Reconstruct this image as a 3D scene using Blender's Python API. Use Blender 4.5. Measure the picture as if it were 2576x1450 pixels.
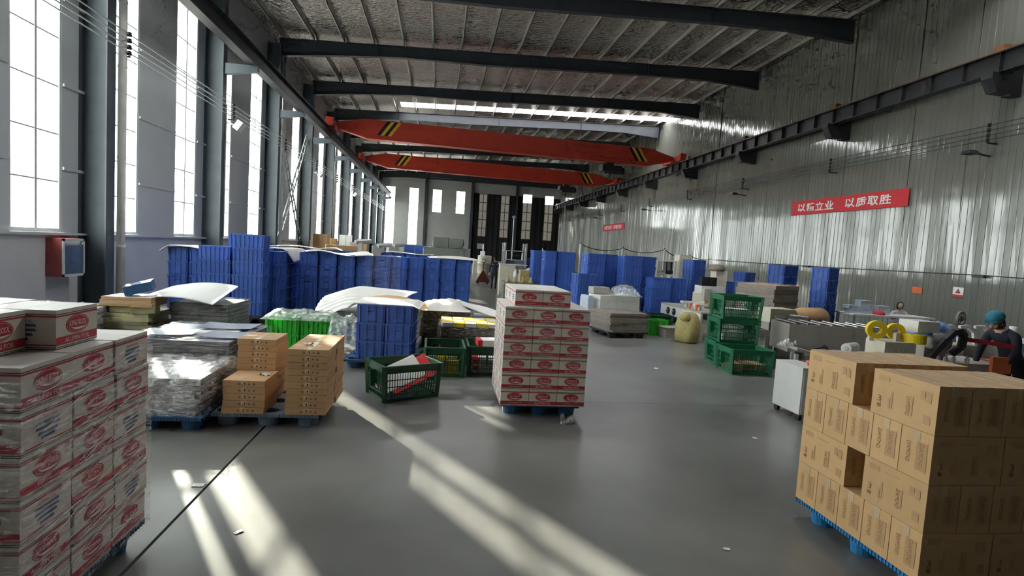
import bpy, math, random
from mathutils import Vector, Matrix, noise
random.seed(7)
R = math.radians
for o in list(bpy.data.objects):
    bpy.data.objects.remove(o)
sc = bpy.context.scene
C = sc.collection

# ------------------------------------------------------------------ camera, world, sun, exposure
YAW, PITCH, ROLL, FPX, CAMH = R(7.75), R(4.05), R(3.55), 1370.0, 2.1
fwd = Vector((math.sin(YAW)*math.cos(PITCH), math.cos(YAW)*math.cos(PITCH), -math.sin(PITCH)))
right = Vector((math.cos(YAW), -math.sin(YAW), 0))
up = right.cross(fwd)
rr = right*math.cos(ROLL) + up*math.sin(ROLL)
uu = -right*math.sin(ROLL) + up*math.cos(ROLL)
cam = bpy.data.cameras.new('camera')
cam.sensor_fit = 'HORIZONTAL'; cam.sensor_width = 36; cam.lens = FPX/2576*36
cam.clip_start = .05; cam.clip_end = 400
camo = bpy.data.objects.new('camera', cam); C.objects.link(camo)
m = Matrix((rr, uu, -fwd)).transposed().to_4x4(); m.translation = (0, 0, CAMH)
camo.matrix_world = m
sc.camera = camo

w = bpy.data.worlds.new('hazy_sky'); sc.world = w; w.use_nodes = True
bg = w.node_tree.nodes['Background']
bg.inputs[0].default_value = (1, .99, .965, 1); bg.inputs[1].default_value = 7.0

SUN_EL, SUN_TAN = R(24.8), .605
hx, hy = math.sin(math.atan(SUN_TAN)), -math.cos(math.atan(SUN_TAN))
sd = Vector((hx*math.cos(SUN_EL), hy*math.cos(SUN_EL), -math.sin(SUN_EL)))
sl = bpy.data.lights.new('sun', 'SUN'); sl.energy = 11.5; sl.angle = R(.53); sl.color = (1, .9, .74)
so = bpy.data.objects.new('sun', sl); C.objects.link(so)
so.rotation_euler = (-sd).to_track_quat('Z', 'Y').to_euler()

vs = sc.view_settings
vs.view_transform = 'Standard'; vs.look = 'None'; vs.exposure = 1.15; vs.gamma = 1; vs.use_curve_mapping = False
sc.cycles.use_denoising = True
sc.cycles.max_bounces = 6; sc.cycles.diffuse_bounces = 4; sc.cycles.glossy_bounces = 2
sc.cycles.use_adaptive_sampling = True; sc.cycles.adaptive_threshold = .06; sc.cycles.adaptive_min_samples = 12
sc.cycles.transmission_bounces = 4; sc.cycles.transparent_max_bounces = 8
sc.cycles.sample_clamp_indirect = 8; sc.cycles.caustics_reflective = False; sc.cycles.caustics_refractive = False
sc.cycles.blur_glossy = 1.0

XL, XR, YE, YB, BAY, Y0 = -7.85, 15.3, 70.5, -5.5, 6.23, 13.25
FR = [Y0 + BAY*k for k in range(-2, 10)]          # frame lines
def roofz(x): return 10.9 + .0375*(x + 6.7)
SILL, WTOP = 1.88, 8.75
def portal(loc, rot, sx, sy):
    l = bpy.data.lights.new('daylight_portal', 'AREA'); l.shape = 'RECTANGLE'; l.size = sx; l.size_y = sy
    l.cycles.is_portal = True
    o = bpy.data.objects.new('daylight_portal', l); C.objects.link(o); o.location = loc; o.rotation_euler = rot
portal((XL - .12, (YB + YE)/2, (SILL + WTOP)/2), (0, R(-90), 0), WTOP - SILL, YE - YB)
portal((3.4, YE + .1, 6.2), (R(-90), 0, 0), 22, 7)

# ------------------------------------------------------------------ materials
MATS = {}
def pm(name, col, rough=.6, metal=0, var=.08, vscale=6, bump=0, bscale=40, spec=.5, trans=0, rnd=.06, aniso=None, coat=0, bdist=.02):
    if name in MATS: return MATS[name]
    mt = bpy.data.materials.new(name); mt.use_nodes = True; MATS[name] = mt
    nt = mt.node_tree; N = nt.nodes; L = nt.links
    b = N['Principled BSDF']; out = N['Material Output']
    b.inputs['Roughness'].default_value = rough; b.inputs['Metallic'].default_value = metal
    b.inputs['Specular IOR Level'].default_value = spec
    if coat: b.inputs['Coat Weight'].default_value = coat
    tc = N.new('ShaderNodeTexCoord'); mp = N.new('ShaderNodeMapping')
    L.new(tc.outputs['Object'], mp.inputs['Vector'])
    if aniso: mp.inputs['Scale'].default_value = aniso
    nz = N.new('ShaderNodeTexNoise'); nz.inputs['Scale'].default_value = vscale; nz.inputs['Detail'].default_value = 5
    L.new(mp.outputs[0], nz.inputs['Vector'])
    mr = N.new('ShaderNodeMapRange'); mr.inputs['From Min'].default_value = .3; mr.inputs['From Max'].default_value = .7
    mr.inputs['To Min'].default_value = 1 - var; mr.inputs['To Max'].default_value = 1 + var
    L.new(nz.outputs['Fac'], mr.inputs['Value'])
    oi = N.new('ShaderNodeObjectInfo'); mr2 = N.new('ShaderNodeMapRange')
    mr2.inputs['To Min'].default_value = 1 - rnd; mr2.inputs['To Max'].default_value = 1 + rnd
    L.new(oi.outputs['Random'], mr2.inputs['Value'])
    mu = N.new('ShaderNodeMath'); mu.operation = 'MULTIPLY'
    L.new(mr.outputs[0], mu.inputs[0]); L.new(mr2.outputs[0], mu.inputs[1])
    vm = N.new('ShaderNodeVectorMath'); vm.operation = 'SCALE'; vm.inputs[0].default_value = col[:3]
    L.new(mu.outputs[0], vm.inputs['Scale'])
    L.new(vm.outputs[0], b.inputs['Base Color'])
    if bump:
        n2 = N.new('ShaderNodeTexNoise'); n2.inputs['Scale'].default_value = bscale; n2.inputs['Detail'].default_value = 3
        L.new(mp.outputs[0], n2.inputs['Vector'])
        bp = N.new('ShaderNodeBump'); bp.inputs['Strength'].default_value = bump; bp.inputs['Distance'].default_value = bdist
        L.new(n2.outputs['Fac'], bp.inputs['Height']); L.new(bp.outputs[0], b.inputs['Normal'])
    if trans:
        tr = N.new('ShaderNodeBsdfTranslucent'); L.new(vm.outputs[0], tr.inputs['Color'])
        mx = N.new('ShaderNodeMixShader'); mx.inputs[0].default_value = trans
        L.new(b.outputs[0], mx.inputs[1]); L.new(tr.outputs[0], mx.inputs[2]); L.new(mx.outputs[0], out.inputs[0])
    return mt
def film(name, lo=.04, hi=.62, scale=(3, 3, 14), col=(.9, .92, .93), rough=.16):
    if name in MATS: return MATS[name]
    mt = bpy.data.materials.new(name); mt.use_nodes = True; MATS[name] = mt
    nt = mt.node_tree; N = nt.nodes; L = nt.links; out = N['Material Output']; N.remove(N['Principled BSDF'])
    tc = N.new('ShaderNodeTexCoord'); mp = N.new('ShaderNodeMapping'); mp.inputs['Scale'].default_value = scale
    mp.inputs['Rotation'].default_value = (R(14), R(-12), 0)
    L.new(tc.outputs['Object'], mp.inputs[0])
    nz = N.new('ShaderNodeTexNoise'); nz.inputs['Scale'].default_value = 3; nz.inputs['Detail'].default_value = 6; nz.inputs['Roughness'].default_value = .65
    L.new(mp.outputs[0], nz.inputs['Vector'])
    mr = N.new('ShaderNodeMapRange'); mr.inputs['From Min'].default_value = .47; mr.inputs['From Max'].default_value = .70
    mr.inputs['To Min'].default_value = lo; mr.inputs['To Max'].default_value = hi
    L.new(nz.outputs['Fac'], mr.inputs['Value'])
    bp = N.new('ShaderNodeBump'); bp.inputs['Strength'].default_value = .7; bp.inputs['Distance'].default_value = .03
    L.new(nz.outputs['Fac'], bp.inputs['Height'])
    tp = N.new('ShaderNodeBsdfTransparent'); gl = N.new('ShaderNodeBsdfGlossy'); gl.inputs['Roughness'].default_value = rough
    gl.inputs['Color'].default_value = (*col, 1); L.new(bp.outputs[0], gl.inputs['Normal'])
    df = N.new('ShaderNodeBsdfDiffuse'); df.inputs['Color'].default_value = (*col, 1)
    m1 = N.new('ShaderNodeMixShader'); m1.inputs[0].default_value = .35
    L.new(gl.outputs[0], m1.inputs[1]); L.new(df.outputs[0], m1.inputs[2])
    m2 = N.new('ShaderNodeMixShader'); L.new(mr.outputs[0], m2.inputs[0]); L.new(tp.outputs[0], m2.inputs[1]); L.new(m1.outputs[0], m2.inputs[2])
    L.new(m2.outputs[0], out.inputs[0])
    return mt
def glass(name, tint=(.92, .96, .96), diff=0.0, tcol=(.75, .78, .78)):
    mt = bpy.data.materials.new(name); mt.use_nodes = True; MATS[name] = mt
    nt = mt.node_tree; N = nt.nodes; L = nt.links; out = N['Material Output']; N.remove(N['Principled BSDF'])
    tp = N.new('ShaderNodeBsdfTransparent'); tp.inputs[0].default_value = (*tint, 1)
    gl = N.new('ShaderNodeBsdfGlossy'); gl.inputs['Roughness'].default_value = .05
    tr = N.new('ShaderNodeBsdfTranslucent'); tr.inputs[0].default_value = (*tcol, 1)
    m1 = N.new('ShaderNodeMixShader'); m1.inputs[0].default_value = .05
    L.new(tp.outputs[0], m1.inputs[1]); L.new(gl.outputs[0], m1.inputs[2])
    m2 = N.new('ShaderNodeMixShader'); m2.inputs[0].default_value = diff
    L.new(m1.outputs[0], m2.inputs[1]); L.new(tr.outputs[0], m2.inputs[2]); L.new(m2.outputs[0], out.inputs[0])
    return mt
def emis(name, col, s):
    mt = bpy.data.materials.new(name); mt.use_nodes = True; MATS[name] = mt
    b = mt.node_tree.nodes['Principled BSDF']; b.inputs['Base Color'].default_value = (*col, 1)
    b.inputs['Emission Color'].default_value = (*col, 1); b.inputs['Emission Strength'].default_value = s
    return mt

M_concrete = pm('polished_grey_concrete', (.17, .168, .16), .28, var=.25, vscale=.8, bump=.06, bscale=3, rnd=0)
M_joint = pm('dark_joint_filler', (.03, .028, .025), .8)
M_plaster = pm('painted_plaster', (.56, .57, .60), .7, var=.06, vscale=1.5, bump=.1, bscale=20, rnd=0)
M_lpanel = pm('grey_sandwich_panel', (.54, .56, .58), .4, var=.04, vscale=1.2, bump=.05, bscale=3)
M_rpanel = pm('coated_steel_panel', (.19, .195, .168), .09, var=.05, vscale=1.5, bump=.05, bscale=3, aniso=(1, 1.6, .5), rnd=.05, spec=.9)
M_epanel = pm('end_wall_panel', (.42, .42, .41), .5, var=.05, vscale=1)
M_steel = pm('dark_painted_steel', (.045, .055, .068), .45, var=.12, vscale=3)
M_glaresteel = pm('glare_lifted_column_steel', (.075, .095, .115), .45, var=.1, vscale=3)  # dark steel lightened to carry the window glare on columns and corbels
M_backwall = pm('unseen_back_wall_grey', (.2, .2, .2), .7)  # kept dark to weaken the bounce from the unseen back wall
M_steel2 = pm('blackened_steel', (.028, .029, .032), .5, var=.15, vscale=4)
M_rust = pm('rusty_rail_steel', (.2, .09, .04), .7, var=.3, vscale=8)
M_purlin = pm('galvanised_purlin', (.55, .54, .5), .4, metal=.6, var=.12, vscale=5)
M_foil = pm('wrinkled_foil_insulation', (.57, .525, .48), .24, metal=.8, var=.12, vscale=2.2, bump=1.0, bscale=7, rnd=0, bdist=.07)
M_skylight = emis('glowing_roof_sheet', (.97, .99, 1), 7)  # sheet emits by itself, standing in for daylight passing through
M_white = pm('white_window_frame', (.62, .65, .64), .45)
M_glass = glass('window_glass', diff=.04)
M_frost = glass('plastic_covered_glass', (.5, .5, .5), diff=1.0, tcol=(.10, .10, .095))
M_pvc = pm('pale_pvc_pipe', (.82, .79, .76), .4)
M_dark = pm('black_curtain', (.012, .012, .013), .85, var=.3, vscale=3, bump=.2, bscale=6)
M_crane = pm('crane_red_paint', (.55, .055, .03), .38, var=.07, vscale=2)
M_yel = pm('hazard_yellow', (.75, .42, .04), .5)
M_blk = pm('black_paint', (.015, .015, .016), .5)
M_galv = pm('galvanised_grey', (.45, .46, .47), .4, metal=.4)
M_red = pm('banner_red_cloth', (.62, .03, .04), .7, var=.06)
M_wht = pm('white_print', (.85, .84, .82), .6, var=.02)
M_orange = pm('orange_sticker', (.75, .16, .05), .6)
M_blue = pm('blue_crate_plastic', (.065, .155, .54), .45, var=.1, vscale=5, trans=.22, rnd=.12)
M_blued = pm('blue_pallet_plastic', (.03, .095, .22), .5, var=.12, vscale=6)
M_bluel = pm('bright_blue_pallet_plastic', (.03, .22, .5), .5, var=.1, vscale=6)
M_greyp = pm('grey_blue_pallet_plastic', (.16, .22, .3), .5, var=.12, vscale=6)
M_lgreen = pm('light_green_crate_plastic', (.07, .62, .07), .45, var=.08, trans=.42)
M_dgreen = pm('dark_green_crate_plastic', (.012, .075, .034), .4, var=.15, vscale=9)
M_mgreen = pm('green_crate_plastic', (.012, .16, .07), .4, var=.12, vscale=9)
M_carton = pm('white_coated_carton', (.66, .60, .525), .5, var=.04, vscale=9)
M_cartop = pm('white_carton_top', (.72, .69, .64), .5, var=.03)
M_cred = pm('carton_red_print', (.50, .035, .055), .5, var=.06)
M_cdark = pm('carton_dark_line', (.06, .05, .07), .6)
M_cblue = pm('carton_blue_print', (.09, .12, .24), .6, var=.1)
M_cwht = pm('carton_white_print', (.78, .72, .68), .5)
M_kraft = pm('kraft_cardboard', (.46, .27, .13), .65, var=.06, vscale=10, bump=.05, bscale=60)
M_kraft2 = pm('pale_kraft_cardboard', (.57, .36, .17), .62, var=.05, vscale=8, bump=.04, bscale=60)
M_kprint = pm('brown_carton_print', (.25, .14, .06), .7)
M_kpatch = pm('pale_carton_print', (.46, .285, .135), .7)
M_kdark = pm('dark_ink', (.05, .035, .03), .7)
M_tape = pm('clear_packing_tape', (.58, .42, .26), .2, spec=.7)
M_film = film('stretch_film')
M_film3 = film('crinkled_film', .18, .85, (6, 6, 18), (.9, .9, .9), .12)
M_glint = pm('film_glint_white', (.85, .84, .82), .12, var=.03, spec=.9)  # pale gloss standing in for highlights on the stretch film
M_film2 = film('thin_stretch_film', .02, .3, (2, 2, 22))
M_bag = film('clear_plastic_bag', .10, .62, (5, 5, 5), (.85, .9, .88), .2)
M_foam = pm('white_foam_sheet', (.86, .84, .8), .75, var=.04, trans=.15)
M_foamg = pm('grey_white_board', (.66, .66, .63), .6, var=.04)
M_sheet = pm('printed_grey_sheet', (.17, .19, .25), .28, var=.25, vscale=5)
M_sheetw = pm('pale_sheet', (.72, .71, .68), .35, var=.08)
M_sheetd = pm('dark_board_edge', (.09, .085, .08), .55, var=.35, vscale=14, aniso=(1, 1, 10))
M_mixed = pm('mixed_sheet_edges', (.40, .39, .40), .5, var=.6, vscale=9, aniso=(1, 1, 6))
M_brownst = pm('brown_board_edges', (.20, .165, .13), .6, var=.4, vscale=14, aniso=(1, 1, 8))
M_olive = pm('yellow_olive_carton', (.40, .36, .17), .6, var=.25, vscale=6)
M_sack = pm('woven_sack', (.42, .36, .14), .7, var=.15, vscale=12, bump=.4, bscale=80)
M_tarp = pm('grey_green_tarpaulin', (.20, .21, .185), .6, var=.1, vscale=2, bump=.3, bscale=5)
M_cream = pm('cream_machine_paint', (.62, .58, .46), .4, var=.05)
M_mwhite = pm('white_machine_paint', (.68, .68, .66), .35, var=.04)
M_mgrey = pm('grey_machine_panel', (.40, .375, .335), .45, var=.06)
M_yellow = pm('yellow_tape', (.85, .62, .02), .35, var=.04)
M_rubber = pm('black_rubber', (.02, .02, .022), .6)
M_chrome = pm('bright_steel', (.7, .7, .7), .2, metal=.9)
M_skin = pm('skin', (.55, .33, .23), .5, var=.05)
M_navy = pm('navy_work_cloth', (.012, .014, .03), .8, var=.15, bump=.3, bscale=18)
M_blackc = pm('black_trouser_cloth', (.008, .008, .011), .8, var=.15, bump=.3, bscale=18)
M_teal = pm('teal_cap_cloth', (.02, .17, .24), .8, var=.1, bump=.3, bscale=25)
M_hair = pm('black_hair', (.012, .01, .009), .5)
M_lilac = pm('pale_lilac_cloth', (.58, .52, .58), .8, bump=.3, bscale=15)
M_lblue = pm('light_blue_cloth', (.16, .32, .62), .7, var=.15, bump=.5, bscale=10)
M_sbox = pm('pale_blue_box', (.45, .52, .60), .5)
M_wood = pm('yellow_wood', (.50, .36, .14), .6, var=.15, vscale=7, aniso=(1, 8, 1))
M_rbrown = pm('red_brown_paint', (.25, .06, .045), .5)
M_cabred = pm('faded_red_metal', (.35, .07, .07), .5)
M_cabglass = pm('cabinet_glass', (.10, .13, .17), .12, spec=.8)
M_barrel = pm('pale_drum', (.60, .57, .45), .5, var=.08)
M_ground = pm('outdoor_ground', (.35, .34, .32), .9)

# ------------------------------------------------------------------ mesh building helpers
class MB:
    def __init__(s): s.v, s.f, s.m = [], [], []
    def add(s, vs, fs, m=0):
        n = len(s.v); s.v += [tuple(v) for v in vs]
        for f in fs: s.f.append([n + i for i in f]); s.m.append(m)
        return s
    def box(s, c, d, m=0, rz=0, top=1.0, rot=None):
        x, y, z = d[0]/2, d[1]/2, d[2]/2; vs = []
        for k, t in ((-1, 1), (1, top)):
            for a, b in ((-1, -1), (1, -1), (1, 1), (-1, 1)): vs.append(Vector((a*x*t, b*y*t, k*z)))
        if rot is not None: vs = [rot @ v for v in vs]
        if rz:
            q = Matrix.Rotation(rz, 3, 'Z'); vs = [q @ v for v in vs]
        c = Vector(c)
        return s.add([v + c for v in vs], [(0, 3, 2, 1), (4, 5, 6, 7), (0, 1, 5, 4), (1, 2, 6, 5), (2, 3, 7, 6), (3, 0, 4, 7)], m)
    def b2(s, lo, hi, m=0):
        return s.box([(a + b)/2 for a, b in zip(lo, hi)], [b - a for a, b in zip(lo, hi)], m)
    def bar(s, p0, p1, a, b=None, m=0):
        b = b or a; p0, p1 = Vector(p0), Vector(p1); d = p1 - p0
        q = d.to_track_quat('Z', 'Y').to_matrix()
        return s.box((p0 + p1)/2, (a, b, d.length), m, rot=q)
    def tube(s, p0, p1, r, n=10, m=0, r1=None, cap=True):
        p0, p1 = Vector(p0), Vector(p1); q = (p1 - p0).to_track_quat('Z', 'Y').to_matrix(); r1 = r if r1 is None else r1
        vs = []
        for p, ra in ((p0, r), (p1, r1)):
            for i in range(n):
                a = 2*math.pi*i/n; vs.append(p + q @ Vector((ra*math.cos(a), ra*math.sin(a), 0)))
        fs = [(i, (i + 1) % n, n + (i + 1) % n, n + i) for i in range(n)]
        if cap: fs += [tuple(range(n - 1, -1, -1)), tuple(range(n, 2*n))]
        return s.add(vs, fs, m)
    def path(s, pts, r, n=6, m=0):
        for a, b in zip(pts, pts[1:]): s.tube(a, b, r, n, m)
        return s
    def ring(s, c, axis, ro, ri, t, n=20, m=0):
        c = Vector(c); q = Vector(axis).to_track_quat('Z', 'Y').to_matrix(); vs = []
        for ra, z in ((ro, -t/2), (ro, t/2), (ri, t/2), (ri, -t/2)):
            for i in range(n):
                a = 2*math.pi*i/n; vs.append(c + q @ Vector((ra*math.cos(a), ra*math.sin(a), z)))
        fs = []
        for k in range(4):
            for i in range(n): fs.append((k*n + i, k*n + (i + 1) % n, (k + 1) % 4*n + (i + 1) % n, (k + 1) % 4*n + i))
        return s.add(vs, fs, m)
    def lathe(s, prof, n=20, m=0, c=(0, 0, 0), fn=None):
        vs = []
        for r, z in prof:
            for i in range(n):
                a = 2*math.pi*i/n; k = fn(a, z) if fn else 1
                vs.append((c[0] + r*k*math.cos(a), c[1] + r*k*math.sin(a), c[2] + z))
        fs = [(j*n + i, j*n + (i + 1) % n, (j + 1)*n + (i + 1) % n, (j + 1)*n + i) for j in range(len(prof) - 1) for i in range(n)]
        fs += [tuple(range(n - 1, -1, -1)), tuple(range((len(prof) - 1)*n, len(prof)*n))]
        return s.add(vs, fs, m)
    def prism(s, pts, axis, lo, hi, m=0):
        def P(a, b, t): return {'X': (t, a, b), 'Y': (a, t, b), 'Z': (a, b, t)}[axis]
        n = len(pts)
        return s.add([P(a, b, lo) for a, b in pts] + [P(a, b, hi) for a, b in pts],
                     [tuple(range(n)), tuple(range(2*n - 1, n - 1, -1))] + [(i, (i + 1) % n, n + (i + 1) % n, n + i) for i in range(n)], m)
    def sheet(s, fn, nu, nv, th=.006, m=0):
        g = [[Vector(fn(i/nu, j/nv)) for j in range(nv + 1)] for i in range(nu + 1)]
        vs = [p for r_ in g for p in r_] + [p - Vector((0, 0, th)) for r_ in g for p in r_]
        k = (nu + 1)*(nv + 1); I = lambda i, j: i*(nv + 1) + j; fs = []
        for i in range(nu):
            for j in range(nv):
                a, b, c, d = I(i, j), I(i + 1, j), I(i + 1, j + 1), I(i, j + 1)
                fs += [(a, b, c, d), (k + d, k + c, k + b, k + a)]
        for i in range(nu):
            for j in (0, nv): a, b = I(i, j), I(i + 1, j); fs.append((a, b, k + b, k + a))
        for j in range(nv):
            for i in (0, nu): a, b = I(i, j), I(i, j + 1); fs.append((a, b, k + b, k + a))
        return s.add(vs, fs, m)
    def mesh(s, name, mats, smooth=False):
        me = bpy.data.meshes.new(name); me.from_pydata(s.v, [], s.f)
        mats = mats if isinstance(mats, (list, tuple)) else [mats]
        for x in mats: me.materials.append(x)
        me.polygons.foreach_set('material_index', s.m)
        if smooth: me.polygons.foreach_set('use_smooth', [True]*len(s.f))
        me.update(); return me
def obj(name, data, parent=None, loc=(0, 0, 0), rz=0, label=None, cat=None, group=None, kind=None, rot=None):
    o = bpy.data.objects.new(name, data); C.objects.link(o); o.location = loc
    o.rotation_euler = rot if rot else (0, 0, rz)
    if parent: o.parent = parent
    if label: o['label'] = label
    if cat: o['category'] = cat
    if group: o['group'] = group
    if kind: o['kind'] = kind
    return o
def thing(name, label, cat, loc=(0, 0, 0), rz=0, group=None, kind=None):
    return obj(name, None, None, loc, rz, label, cat, group, kind)
ORD = ['first', 'second', 'third', 'fourth', 'fifth', 'sixth', 'seventh', 'eighth', 'ninth', 'tenth', 'eleventh', 'twelfth']
def text_mesh(body, size, shear=0.0, bold=0.0):
    c = bpy.data.curves.new('t', 'FONT'); c.body = body; c.size = size; c.shear = shear; c.offset = bold
    c.align_x = 'CENTER'; c.align_y = 'CENTER'; c.resolution_u = 2
    o = bpy.data.objects.new('t', c); C.objects.link(o); bpy.context.view_layer.update()
    me = bpy.data.meshes.new_from_object(o.evaluated_get(bpy.context.evaluated_depsgraph_get()))
    vs = [v.co.copy() for v in me.vertices]; fs = [tuple(p.vertices) for p in me.polygons]
    bpy.data.objects.remove(o); bpy.data.curves.remove(c); bpy.data.meshes.remove(me)
    return vs, fs
def fit_text(body, width, height, shear=0, bold=0):
    vs, fs = text_mesh(body, 1, shear, bold)
    x0, x1 = min(v.x for v in vs), max(v.x for v in vs); y0, y1 = min(v.y for v in vs), max(v.y for v in vs)
    return [((v.x - (x0 + x1)/2)*width/(x1 - x0), (v.y - (y0 + y1)/2)*height/(y1 - y0)) for v in vs], fs

# ------------------------------------------------------------------ the hall: floor, walls, roof
g = obj('ground_outside', MB().b2((-200, -150, -.4), (200, 220, -.3)).mesh('ground_outside', M_ground), label='pale open ground outside the hall windows', cat='ground', kind='structure')
fl = obj('floor', MB().b2((XL - .2, YB, -.3), (XR + .2, YE + .2, -.012)).mesh('floor', M_joint), label='grey polished concrete floor of the workshop hall', cat='floor', kind='structure')
for x0, x1 in ((XL - .2, -1.812), (-1.788, XR + .2)):
    for y0, y1 in ((YB, 7.405), (7.411, 25.9), (25.906, 48), (48.006, YE + .2)):
        obj('slab', MB().b2((x0, y0, -.06), (x1, y1, 0)).mesh('slab', M_concrete), fl)

wl = obj('wall_left', MB().b2((XL - .24, YB, 0), (XL, YE, SILL - .06)).mesh('wall_left', M_plaster), label='wall of tall windows with a pale plastered base', cat='wall', kind='structure')
WIN = []
for a in FR[:-1]:
    for d in (.8, 4.15):
        if a + d > YB + .2 and a + d + 1.4 < YE - .3: WIN.append((a + d, a + d + 1.4))
LOWTOP = 7.95                                        # the window next to each column's corbel ends lower
edges = [YB] + [y for wn in WIN for y in wn] + [YE]
for i in range(0, len(edges), 2):
    y0, y1 = edges[i], edges[i + 1]
    obj('panel', MB().b2((XL - .12, y0, SILL - .06), (XL, y1, WTOP)).mesh('panel', M_lpanel), wl)
obj('panel', MB().b2((XL - .12, YB, WTOP), (XL, YE, 11.2)).mesh('panel', M_lpanel), wl)
for y0, y1 in WIN:
    if min(abs(y0 - .8 - f) for f in FR) < .01: obj('panel', MB().b2((XL - .12, y0, LOWTOP), (XL, y1, WTOP)).mesh('panel', M_lpanel), wl)
obj('ledge', MB().b2((XL - .1, YB, SILL - .06), (XL + .1, YE, SILL - .01)).mesh('ledge', M_plaster), wl)
for z in (3.2, 4.9, 6.6):
    mb = MB()
    for i in range(0, len(edges), 2): mb.b2((XL, edges[i] + .02, z - .03), (XL + .035, edges[i + 1] - .02, z + .03))
    obj('girt', mb.mesh('girt', M_lpanel), wl)
# windows of the left wall
fr_m = MB(); W, H = 1.4, WTOP - SILL
for a, b in (((0, 0), (.055, H)), ((W - .055, 0), (W, H))): fr_m.b2((-.07, a[0], a[1]), (.03, b[0], b[1]))
fr_m.b2((-.07, 0, 0), (.03, W, .07)); fr_m.b2((-.07, 0, H - .06), (.03, W, H)); fr_m.b2((-.02, -.06, -.03), (.09, W + .06, .0))
fr_m = fr_m.mesh('window_frame', M_white)
mu_m = MB().b2((-.06, W/2 - .03, .07), (.02, W/2 + .03, H - .06)).mesh('mullion', M_white)
NR = 7; rh = (H - .13)/NR
tr_m = MB().b2((-.05, .055, -.015), (.01, W - .055, .015)).mesh('transom', M_white)
pn_m = MB().b2((-.028, 0, 0), (-.02, W/2 - .085, rh - .044)).mesh('pane', M_glass)
pf_m = MB().b2((-.028, 0, 0), (-.02, W/2 - .085, H - .13)).mesh('pane', M_glass)
n = 0
for y0, y1 in WIN:
    n += 1
    place = 'behind the camera side' if y1 < 3 else None
    o = obj('window_%d' % n, fr_m, None, (XL - .04, y0, SILL), label='tall white framed window, %s along the wall, with two columns of panes' % (ORD[n - 1] if n <= 12 else 'number %d' % n), cat='window', group='tall windows of the long wall', kind='structure')
    if min(abs(y0 - .8 - f) for f in FR) < .01: o.scale = (1, 1, (LOWTOP - SILL)/H)
    obj('mullion', mu_m, o)
    for k in range(1, NR): obj('transom', tr_m, o, (0, 0, .07 + rh*k))
    near = 0 < y0 < 38
    for c in (.055, W/2 + .03):
        if near:
            for k in range(NR): obj('pane', pn_m, o, (0, c, .07 + rh*k + .022))
        else: obj('pane', pf_m, o, (0, c, .07))

# columns with corbels
col_m = MB()
for x0, x1 in ((XL - .02, XL + .02), (XL + .53, XL + .56)): col_m.b2((x0, -.16, 0), (x1, .16, 10.45))
col_m.b2((XL + .02, -.012, 0), (XL + .53, .012, 10.45)); col_m = col_m.mesh('steel_column', M_glaresteel)
cb_m = MB().prism([(XL + .56, 7.25), (-6.25, 7.42), (-6.25, 7.6), (XL + .56, 7.6)], 'Y', -.1, .1).mesh('corbel', M_glaresteel)
for k, y in enumerate(FR):
    if y < YB + .3: y = YB + .3
    o = obj('steel_column', col_m, None, (0, y, 0), label='dark grey steel H column, %s along the window wall' % (ORD[k] if k < 12 else 'number %d' % (k + 1)), cat='column', group='steel columns of the window wall', kind='structure')
    obj('corbel', cb_m, o)
# crane runway beams
def runway(x, lab, stiff=True):
    t = thing('crane_runway', lab, 'crane rail', (x, 0, 0), kind='structure')
    mb = MB().b2((-.15, YB, 7.6), (.15, YE - .3, 7.63)).b2((-.15, YB, 8.13), (.15, YE - .3, 8.16)).b2((-.008, YB, 7.63), (.008, YE - .3, 8.13))
    obj('beam', mb.mesh('beam', M_steel2), t)
    obj('rail', MB().b2((-.04, YB, 8.16), (.04, YE - .3, 8.23)).mesh('rail', M_rust), t)
    st = MB().b2((-.13, -.008, 7.63), (.13, .008, 8.13)).mesh('stiffener', M_steel2)
    y = 10.0
    while stiff and y < YE - 1: obj('stiffener', st, t, (0, y, 0)); y += 1.04
    return t
runway(-6.42, 'dark crane runway beam in front of the windows', False)
runway(14.62, 'dark crane runway beam along the corrugated wall')
# right wall of ribbed panels
wr = obj('wall_right', MB().b2((XR + .06, YB, 0), (XR + .2, YE, 12.2)).mesh('wall_right', M_rpanel), label='tall pale grey wall of vertical ribbed steel panels', cat='wall', kind='structure')
prof = []
for i in range(5):
    a = i*.2
    prof += [(a, 0), (a + .165, 0), (a + .172, -.009), (a + .193, -.009)]
prof.append((1.0, 0))
vs, fs = [], []
NZ = 6
for j in range(NZ + 1):
    for p, d in prof: vs.append((d, p, 11.75*j/NZ))
k = len(prof)
for j in range(NZ):
    for i in range(k - 1): fs.append((j*k + i, (j + 1)*k + i, (j + 1)*k + i + 1, j*k + i + 1))
PANELS = []
for q in range(4):
    rnd = random.Random(q); mb = MB()
    off = [rnd.uniform(-.012, .012) for _ in vs]
    bow = rnd.uniform(-.01, .01)
    vv = [(x + bow*math.sin(z*2.1 + q) + .35*off[(i//2)*2], y, z) for i, (x, y, z) in enumerate(vs)]
    PANELS.append(MB().add(vv, fs).mesh('panel', M_rpanel))
y = YB
while y < YE - .01:
    obj('panel', random.choice(PANELS), wr, (XR, y, 0), rot=(0, R(random.uniform(-.12, .12)), R(random.uniform(-.35, .35)))); y += 1.0
bk_m = MB().prism([(14.3, 7.45), (14.5, 7.1), (14.95, 7.1), (14.95, 7.6), (14.3, 7.6)], 'Y', -.16, .16).b2((14.95, -.12, 7.05), (XR - .02, .12, 8.4)).mesh('wall_bracket', M_steel2)
cl_m = MB().b2((14.56, -.14, 8.16), (14.78, .14, 8.36)).mesh('rail_clip', M_rust)
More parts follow.
